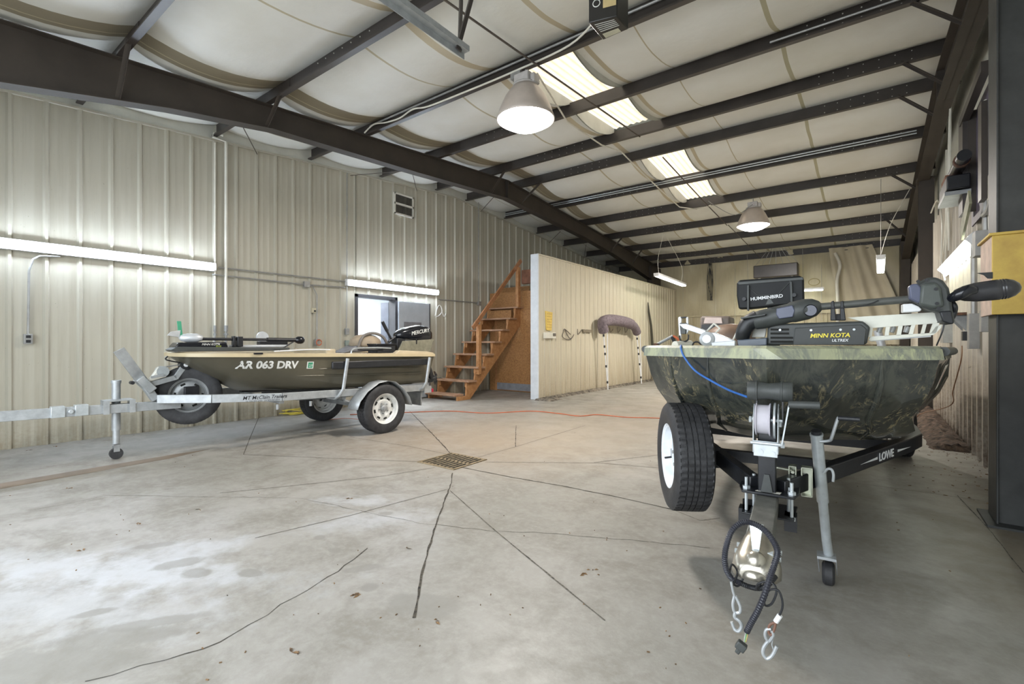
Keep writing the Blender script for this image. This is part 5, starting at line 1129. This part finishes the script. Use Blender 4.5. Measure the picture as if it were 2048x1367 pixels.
q.cyl((b0.x-.03,.19,b0.z+.035),(b0.x-.03,.24,b0.z+.035),.009,n=8); q.cyl((b0.x-.03,.19,b0.z-.045),(b0.x-.03,.24,b0.z-.045),.009,n=8); q.build('jack_bracket', gz, rt, bevel=.002)
q = MB(); q.tube(spline([LY(1648,945,.23),LY(1655,937,.22),LY(1663,938,.215),LY(1667,948,.21),LY(1666,962,.21)],5),.006,8); q.build('pull_pin', M['galv'], rt)
text('rail_lettering','LOWE',.078,(.40,.668,.540),(.468,.884,.049),(0,-.05,1),M['white'],rt,.0015,.85,0,off=.002) if False else None
u_ = V((.62,1.17,.065)).normalized(); nrm = V((u_.y,-u_.x,0)).normalized()
O_ = V((.05,.08,.535))+u_*.90+nrm*.030; o_ = text('rail_lettering','LOWE',.062,O_+V((0,0,-.022)),u_,V((0,0,1)),M['white'],rt,.001,1.0,0,off=.0015)
for s_ in (0,1):
    q = MB(); b_ = O_+u_*(.225 if s_ else -.02)+V((0,0,0)); e_ = b_+u_*(.17 if s_ else -.19); q.prism([b_+V((0,0,.006)), b_-V((0,0,.008)), e_+V((0,0,-.004))], nrm*.001); q.build('rail_stripe', M['white'], rt, smooth=0)
# ---------- harness and safety hooks hanging from the coupler ----------
def Z(x, y, pl=-.72): return LY(1400+x/3.797, 980+y/3.797, pl)
wh = bthing('wiring_harness', 'black corrugated wiring tube looped round the coupler and hanging down', 'cable')
pts = spline([Z(300,700,-.70),Z(235,660,-.71),Z(198,590,-.73),Z(188,500,-.75),Z(205,400,-.75),Z(245,300,-.74),Z(320,243,-.72),Z(400,248,-.71),Z(490,300,-.72),Z(560,390,-.75),Z(588,470,-.77),Z(565,560,-.78),Z(530,660,-.78),Z(490,790,-.78),Z(440,910,-.77),Z(390,1000,-.76),Z(355,1070,-.75)],26)
MB().tube(pts, [.0098 if i % 4 < 2 else .0082 for i in range(len(pts))], 10).build('corrugated_tube', mat('slate_black_tube',(.022,.023,.032),.4), wh, smooth=.5)
pts = spline([Z(300,700,-.70),Z(360,725,-.69),Z(420,740,-.69),Z(480,735,-.70),Z(530,700,-.72),Z(570,650,-.73)],20); MB().tube(pts, [.009 if i % 4 < 2 else .0075 for i in range(len(pts))], 10).build('corrugated_tube', M['black'], wh, smooth=.5)
for k, c_ in enumerate(((.35,.36,.33),(.12,.30,.12),(.40,.30,.10))): MB().tube(spline([Z(350+k*7,1065,-.75),Z(340+k*9,1110,-.75),Z(335+k*6,1150,-.76)]),.002,6).build('wire', mat('wire_%s' % ('grey','green','tan')[k], c_, .5), wh)
q = MB(); q.box(Z(312,1180,-.76), (.030,.022,.026), Matrix.Rotation(.5,3,'Y')); q.box(Z(290,1215,-.76), (.014,.014,.018), Matrix.Rotation(.5,3,'Y')); q.build('plug', M['graypl'], wh, bevel=.003)
lc = bthing('safety_cable', 'dark safety cable with a silver hook hanging at the left of the coupler', 'safety cable', 'safety cables on the coupler')
MB().tube(spline([Z(330,600,-.68),Z(325,670,-.69),Z(285,725,-.70),Z(240,690,-.71),Z(225,620,-.71),Z(245,560,-.70),Z(285,620,-.69),Z(255,700,-.72),Z(240,740,-.74)]),.0035,8).build('cable', M['black'], lc)
MB().tube(spline([Z(236,690,-.74),Z(250,760,-.74),Z(265,810,-.74)]),.0042,8).build('crimped_end', M['galv'], lc)
MB().tube(spline([Z(262,800,-.74),Z(250,860,-.74),Z(262,920,-.74),Z(300,925,-.74),Z(305,880,-.74),Z(270,800,-.74)]),.005,8).build('link', M['galv'], lc)
MB().tube(spline([Z(270,920,-.74),Z(265,960,-.74),Z(300,990,-.74),Z(316,1030,-.74),Z(295,1065,-.74),Z(262,1050,-.74),Z(240,995,-.74)]),[.006]*31+[.005]*6,8).build('hook', M['galv'], lc)
rc = bthing('safety_cable', 'dark safety cable with a silver snap hook hanging lowest at the right of the coupler', 'safety cable', 'safety cables on the coupler')
MB().tube(spline([Z(470,610,-.69),Z(468,680,-.70),Z(430,750,-.71),Z(440,710,-.72),Z(500,690,-.73),Z(560,710,-.74),Z(580,770,-.75),Z(550,850,-.76),Z(510,875,-.76),Z(488,850,-.76),Z(520,760,-.75),Z(590,755,-.75),Z(622,820,-.75),Z(625,890,-.75),Z(603,945,-.75)]),.0035,8).build('cable', M['black'], rc)
MB().cyl(Z(608,945,-.75), Z(575,995,-.75), .008, n=10).build('white_sleeve', M['white'], rc)
MB().tube(spline([Z(575,1000,-.75),Z(565,1050,-.75),Z(540,1095,-.75),Z(520,1070,-.75),Z(530,1020,-.75),Z(572,1000,-.75)]),.004,8).build('cable_loop', mat('brown_cable',(.18,.09,.06),.5), rc)
MB().tube(spline([Z(540,1050,-.75),Z(505,1055,-.75),Z(495,1100,-.75),Z(520,1145,-.75),Z(555,1100,-.75),Z(545,1060,-.75)]),.005,8).build('link', M['galv'], rc)
MB().tube(spline([Z(520,1140,-.75),Z(485,1190,-.75),Z(480,1240,-.75),Z(510,1275,-.75),Z(550,1250,-.75),Z(585,1180,-.75)]),.0055,8).build('hook', M['galv'], rc); MB().tube([Z(557,1105,-.75),Z(545,1170,-.75),Z(560,1215,-.75)],.002,6).build('snap_wire', M['galv'], rc)
# ---------- trolling motor on the bow ----------
t2 = bthing('trolling_motor', 'large charcoal bow trolling motor lying across the big camouflage boat', 'trolling motor')
gp_ = M['graypl']
def pl(pts, y, dep, nm, m_, bv=.004, par=None, **k):
    mb = MB(); mb.prism([LY(px, py, y) for px, py in pts], (0,dep,0)); return mb.build(nm, m_, par or t2, bevel=bv, **k)
pl([(1532,689),(1536,652),(1545,647),(1726,641),(1741,653),(1734,688)], .36, .16, 'housing', gp_, .010)
pl([(1586,689),(1590,655),(1722,648),(1733,657),(1729,689)], .352, .02, 'side_panel', mat('charcoal_panel',(.045,.048,.046),.5), .003)
pl([(1474,679),(1534,674),(1534,690),(1476,694)], .34, .16, 'front_foot', mat('blue_grey_foot',(.11,.13,.16),.35), .006)
pl([(1488,676),(1500,648),(1506,647),(1495,676)], .38, .12, 'ramp_leg', gp_); pl([(1500,651),(1500,646),(1538,645),(1538,650)], .38, .10, 'ramp_top', gp_); pl([(1502,674),(1508,654),(1534,652),(1530,674)], .44, .03, 'white_insert', M['pvc'])
sl = MB()
for z0 in (656,664,672.5,680.5):
    a, b_ = LY(1541,z0,.358), LY(1578 if z0 < 670 else 1586,z0,.358); sl.prism([a, b_, b_+V((0,0,-.010)), a+V((0,0,-.010))], (0,-.0015,0))
sl.build('vent_slit', M['hole'], t2, smooth=0)
for px, py in ((1560,659),(1622,659.5),(1681,658.5),(1708,658)): 
    p = LY(px,py,.35); MB().cyl(p, p-V((0,.003,0)), .0055, n=12).build('screw', M['zinc'], t2)
yl = mat('yellow_lettering', (.80,.66,.05), .4); p = LY(1620,674.5,.349)
text('brand_lettering','MINN KOTA',.0285,p,(1,0,.02),(0,0,1),yl,t2,.0015,1.02,.18,off=.0007); p = LY(1663,682.5,.349); text('model_lettering','ULTREX',.0185,p,(1,0,.02),(0,0,1),M['white'],t2,.0012,1.0,.2,off=.0003)
# motor pod at the left end
y_ = .36; A_, B_ = LY(1510,641,y_), LY(1640,611,y_); d_ = (B_-A_)
pod = MB(); pr = [(-.06,.028),(-.0,.046),(.12,.050),(.55,.049),(.60,.053),(.80,.053),(.92,.044),(1.0,.026),(1.04,.004)]
n0 = d_.normalized(); xx_ = n0.orthogonal().normalized(); L_ = d_.length
pod.lathe([(r, u*L_) for u, r in pr], A_, n0, 36); po = pod.build('motor_pod', M['graypl'], t2, smooth=1.0)
pts = spline([LY(1516,636,y_),LY(1498,645,y_),LY(1488,660,y_),LY(1484,676,y_+.02)]); subp(MB().tube(pts,[.046-.012*i/(len(pts)-1) for i in range(len(pts))],20), 'pod_elbow', M['black'], po, smooth=1.2)
bg = mat('slate_blue_plate', (.085,.095,.15), .35); 
c_ = LY(1621,620,y_-.052); MB().lathe([(.001,.0),(.026,.0),(.029,-.004),(.029,.012)], c_, (-.1,-1,-.05), 28).build('end_lens', mat('dark_lens',(.010,.012,.035),.15), t2, smooth=.8)
pl([(1553,616),(1585,609),(1590,620),(1586,633),(1558,637),(1552,628)], y_-.056, .012, 'side_plate', bg, .004)
pl([(1531,609),(1537,595),(1542,597),(1548,606)], y_-.01, .012, 'fin', gp_, .002); pl([(1480,634),(1522,628),(1532,626),(1530,630),(1482,637)], y_-.075, .05, 'lower_blade', gp_, .002)
A2_, B2_ = LY(1645,610,.36), LY(1838,596,.36)
MB().cyl(A2_-n0*.03, B2_, .0175, n=20).build('shaft', mat('grey_shaft',(.085,.088,.080),.45), t2); MB().cyl(B2_-(B2_-A2_).normalized()*.012, B2_+(B2_-A2_).normalized()*.004, .024, n=20).build('shaft_collar', M['galv'], t2)
for x0 in (1661,1680): pl([(x0,640),(x0+1,602),(x0+7,600),(x0+12,640)], .34, .02, 'shaft_rest', M['black']); 
pl([(1661,640),(1661,628),(1690,626),(1692,640)], .42, .02, 'rest_back', M['black'])
MB().tube(spline([LY(1655,616,.34),LY(1700,614,.335),LY(1730,610,.335),LY(1757,600,.335)]), .0025, 6).build('shaft_cable', M['black'], t2)
# right head
pl([(1818,572),(1824,567),(1835,566),(1843,573),(1844,602),(1838,606),(1820,597)], .30, .05, 'head_face', bg, .006)
pl([(1838,563),(1855,554),(1872,552),(1888,560),(1899,575),(1904,598),(1907,620),(1911,641),(1908,648),(1886,643),(1880,622),(1862,620),(1842,612),(1828,603),(1828,570)], .31, .15, 'head_housing', gp_, .014)
pl([(1879,622),(1904,620),(1909,646),(1902,648),(1885,642)], .30, .12, 'head_skirt', M['black'], .006); pl([(1838,608),(1842,568),(1872,562),(1884,575),(1890,612),(1868,616)], .292, .03, 'head_cover', mat('grey_green_cover',(.075,.085,.078),.45), .012)
for px, py in ((1836,562),(1852,559),(1872,577),(1874,606),(1877,616)): 
    p = LY(px,py,.290); MB().cyl(p, p-V((0,.004,0)), .007, n=12).build('screw', M['black'], t2)
pl([(1806,607),(1824,606),(1838,612),(1844,618),(1840,622),(1806,624)], .33, .06, 'white_tab', M['white'], .004)
y2 = .34; A3_, B3_ = LY(1903,589,y2), LY(2043,573,y2); n3_ = (B3_-A3_).normalized(); L3 = (B3_-A3_).length
pr = [(0,.004),(.05,.020),(.18,.033),(.35,.041),(.6,.043),(.68,.0435),(.70,.041),(.72,.0435),(.74,.041),(.76,.0435),(.78,.041),(.80,.042),(.90,.034),(.97,.020),(1.0,.003)]
MB().lathe([(r, u*L3) for u, r in pr], A3_, n3_, 36).build('lower_motor', mat('gloss_charcoal',(.035,.035,.038),.22,0,.2,6), t2, smooth=1.0)
pts = spline([LY(1896,598,y2-.01),LY(1915,590,y2-.045),LY(1935,580,y2-.05),LY(1952,580,y2-.04)]); MB().tube(pts,[.014+.010*math.sin(math.pi*i/(len(pts)-1)) for i in range(len(pts))],12).build('prop_blade', M['blackgloss'], t2, smooth=1.2)
pl([(1954,545),(1986,543),(1986,556),(1976,556),(1968,549)], y2, .008, 'skeg_fin', M['black'], .001)
pts = spline([LY(1902,600,.36),LY(1910,612,.35),LY(1909,624,.36),LY(1904,636,.36)]); MB().tube(pts,.010,8).build('coiled_cord', M['black'], t2); MB().tube(spline([LY(1888,648,.36),LY(1884,664,.36),LY(1873,690,.40)]),.003,6).build('drop_cable', M['black'], t2)
# cream arm with cut-outs
def arm(mb, pts): mb.prism([LY(px, py, .40) for px, py in pts], (0,.012,0))
am = MB(); arm(am, [(1694,634),(1877,623),(1882,627),(1886,640),(1868,646),(1742,655),(1720,641)]); arm(am, [(1737,679),(1741,672),(1862,665),(1872,652),(1884,648),(1882,655),(1872,665),(1866,669),(1740,681)])
T = lambda x: 646+(1868-x)*.072; Bt = lambda x: 665+(1868-x)*.057
for xa, xb, k in ((1770,1778,2),(1794,1803,3),(1819,1827,4),(1843,1850,4),(1861,1874,5),(1737,1744,2)): arm(am, [(xa+k,T(xa)-1),(xb+k,T(xb)-1),(xb-k*.4,Bt(xb)+1),(xa-k*.4,Bt(xa)+1)])
am.build('cutout_arm', M['cream'], t2, smooth=0); ab = MB(); ab.prism([LY(1720,636,.52),LY(1862,630,.52),LY(1862,638,.52),LY(1730,644,.52)], (0,.012,0)); ab.prism([LY(1742,676,.50),LY(1862,668,.50),LY(1862,673,.50),LY(1742,682,.50)], (0,.012,0)); ab.build('inner_arm', M['silver'], t2, smooth=0)
for px in (1757,1783,1811): 
    p = LY(px,664,.46); MB().lathe([(.001,0),(.010,0),(.012,.03),(.001,.03)], p, (.3,0,1), 14).build('bushing', M['galv'], t2)
# ---------- fish finder ----------
ff = bthing('fish_finder', 'large black fish finder screen unit standing above the big boat bow', 'fish finder'); fy = .72
pl([(1473,566),(1478,559),(1600,550),(1608,556),(1609,601),(1603,606),(1500,617),(1477,617),(1473,590)], fy, .07, 'case', mat('matt_black_case',(.012,.013,.014),.5,0,.15,8,spec=.25), .012, ff)
pl([(1475,563),(1606,553),(1607,559),(1477,569)], fy-.004, .01, 'top_lip', gp_, .003, ff)
for a, b_ in (((1497,570),(1497,612)),((1580,561),(1582,604)),((1498,575),(1516,590)),((1516,590),(1556,588)),((1556,588),(1580,563))): MB().tube([LY(*a,fy-.003),LY(*b_,fy-.003)],.0022,6).build('case_rib', gp_, ff)
pl([(1494,620),(1494,570),(1498,569),(1498,621)], fy-.02, .02, 'gimbal_arm', gp_, .002, ff); pl([(1581,610),(1580,562),(1584,562),(1586,610)], fy-.02, .02, 'gimbal_arm', gp_, .002, ff)
for px, py in ((1488,597),(1588,589)): p = LY(px,py,fy-.02); MB().cyl(p, p+V((0,.02,0)), .011, n=16).build('gimbal_knob', M['black'], ff)
text('brand_lettering','HUMMINBIRD',.027,LY(1501,600.5,fy-.004),(1,0,.075),(-.07,0,1),M['white'],ff,.001,1.02,0,off=.0006)
q = MB(); q.cyl((-.03,fy+.04,1.195),(-.03,fy+.04,1.48),.016); q.cyl((-.03,fy+.04,1.195),(-.03,fy+.04,1.215),.05); q.build('mount_post', M['black'], ff)
# ---------- folding silver arm at the left of the bow ----------
sa = bthing('folding_arm', 'silver folding arm with a round hub at the left of the big boat bow', 'folding arm'); sy = .75
def arm2(pts, y, d, nm, m_, bv=.003, par=sa): return pl(pts, y, d, nm, m_, bv, par)
arm2([(1356,634),(1360,632),(1363,634),(1362,676),(1358,676)], sy, .02, 'upright', M['white']); arm2([(1372,633),(1376,633),(1377,660),(1373,668)], sy, .02, 'upright', M['white'])
arm2([(1360,636),(1360,633),(1374,632),(1374,635)], sy, .015, 'handle_top', M['black']); arm2([(1359,645),(1373,645),(1371,667),(1361,667)], sy-.01, .03, 'knuckle', gp_)
arm2([(1357,647),(1372,646),(1412,660),(1410,671),(1366,656)], sy-.015, .03, 'arm', M['silver'], .004); 
p = LY(1413,677,sy-.03); MB().lathe([(.001,0),(.026,0),(.030,.004),(.040,.006),(.046,.012),(.046,.05)], p, (0,1,0), 32).build('hub', M['silver'], sa, smooth=.7)
arm2([(1416,664),(1430,664),(1471,681),(1472,690),(1425,691)], sy-.01, .05, 'base_arm', M['silver'], .004); arm2([(1423,684),(1470,680),(1470,691),(1423,691)], sy-.03, .02, 'cover', M['silver'], .003)
MB().tube(spline([LY(1359,670,sy),LY(1361,680,sy),LY(1369,682,sy),LY(1376,678,sy),LY(1377,668,sy)]),.005,8).build('rubber_grip', M['black'], sa)
for a, b_ in (((1413,662),(1428,646)),((1428,646),(1440,656)),((1440,656),(1428,668))): MB().tube([LY(*a,sy+.06),LY(*b_,sy+.06)],.006,6).build('link_rod', M['pvc'], sa)
MB().tube([LY(1466,679,sy+.05),LY(1477,657,sy+.05)],.006,6).build('brace_rod', M['pvc'], sa); MB().tube(spline([LY(1385,690,sy),LY(1388,684,sy),LY(1396,683,sy),LY(1402,688,sy)]),.005,8).build('cable_hoop', M['black'], sa)
lr = bthing('cloth_roll', 'small pale cloth roll on the left rim of the big boat', 'cloth'); q = MB(); q.cyl(LY(1350,690,.70), LY(1380,688,.82), .028, n=20); q.build('roll', M['pvc'], lr)
gf = bthing('rod_holder', 'thin bent pole with an orange tip at the far left of the big boat', 'pole'); MB().tube([LY(1314,688,1.6),LY(1346,671,1.6)],.012,8).build('rod', M['galv2'], gf); MB().tube(spline([LY(1346,671,1.6),LY(1354,675,1.6),LY(1358,680,1.6)]),.010,8).build('orange_tip', M['orange'], gf); MB().tube([LY(1344,672,1.6),LY(1351,688,1.6)],.014,8).build('foot', M['black'], gf); MB().box(LY(1313,689,1.6),(.04,.04,.03)).build('rod_end', M['grease'], gf)
# ---------- console and covered seat ----------
cs = bthing('helm_console', 'dark framed helm console with a pinkish screen in the big boat', 'console'); cy_ = 2.9
pl([(1400,690),(1400,633),(1404,631),(1460,631),(1462,690)], cy_, .35, 'console_body', mat('brown_grey_console',(.16,.13,.11),.6), .03, cs)
pl([(1407,646),(1410,634),(1443,634),(1445,646)], cy_-.012, .01, 'screen', mat('pinkish_screen',(.55,.42,.36),.25), .002, cs); pl([(1402,660),(1403,648),(1440,648),(1442,660)], cy_-.02, .02, 'dash', M['black'], .003, cs)
bs = bthing('padded_chair', 'brown padded seat beside the console of the big boat', 'chair'); p = LY(1462,672,2.2)
MB().lathe([(.001,-.16),(.16,-.14),(.20,-.03),(.19,.05),(.12,.10),(.001,.115)], p+V((0,.0,.0)), (0,0,1), 28).build('seat_pad', mat('brown_vinyl',(.20,.13,.09),.5,0,.12,8), bs, smooth=1.2); MB().cyl(p+V((0,0,-.5)),p+V((0,0,-.1)),.04).build('pedestal', M['black'], bs)
pst = LY(1820,690,2.6); tag_ = MB().cyl((.70,2.6,1.13),(.66,2.6,1.32),.03,n=12).build('cleat_post', M['silver'], rb)
# ---------- camera, light, view ----------
cam = bpy.data.cameras.new('camera'); co = bpy.data.objects.new('camera', cam); C.objects.link(co)
cam.sensor_width = 36; cam.sensor_fit = 'HORIZONTAL'; cam.lens = FPX/2048*36; cam.clip_start = .02
co.location = (0,0,HC); co.rotation_euler = (math.pi/2, 0, TH); bpy.context.scene.camera = co
w = bpy.data.worlds.new('w'); bpy.context.scene.world = w; w.use_nodes = True
w.node_tree.nodes['Background'].inputs[0].default_value = (.86,.93,1.,1); w.node_tree.nodes['Background'].inputs[1].default_value = 6.0
def area(name, loc, rot, sx, sy, e, c, portal=False):
    l = bpy.data.lights.new(name, 'AREA'); l.shape = 'RECTANGLE'; l.size = sx; l.size_y = sy; l.energy = e; l.color = c
    o = bpy.data.objects.new(name, l); C.objects.link(o); o.location = loc; o.rotation_euler = rot
    if portal: l.cycles.is_portal = True
    return o
area('doorway_portal', (-2.85, YN-.05, 1.65), (math.pi/2,0,0), 6.3, 3.3, 1, (1,1,1), True)
area('room_lamp', (XL-1.2, 5.9, 2.6), (0,0,0), 1., 2., 220, (.9,.95,1.))
sc = bpy.context.scene; sc.view_settings.view_transform = 'Standard'; sc.view_settings.look = 'None'; sc.view_settings.gamma = 1; sc.view_settings.use_curve_mapping = False
sc.view_settings.exposure = .19
GR = {'conduit':'conduits on the walls and purlins','hanging_cable':'cables hanging on the right wall','girt_rod':'bracing rods along the left wall top','roof_rod':'rods and conduits crossing the roof','wall_hook':'wire hooks on the walls','switch_box':'switch boxes on the walls','outlet_box':'outlet boxes on the left wall','junction_box':'junction boxes on the walls','steel_column':'steel columns on the right','steel_rafter':'main steel rafters','wall_seam_strip':'seams of the back wall','pvc_pipe':'white pipes on the left wall','pipe_valve':'valves of the white pipes'}
for o in list(C.objects):
    k = o.name.split('.')[0]
    if o.parent is None and k in GR and 'label' in o.keys() and 'group' not in o.keys(): o['group'] = GR[k]
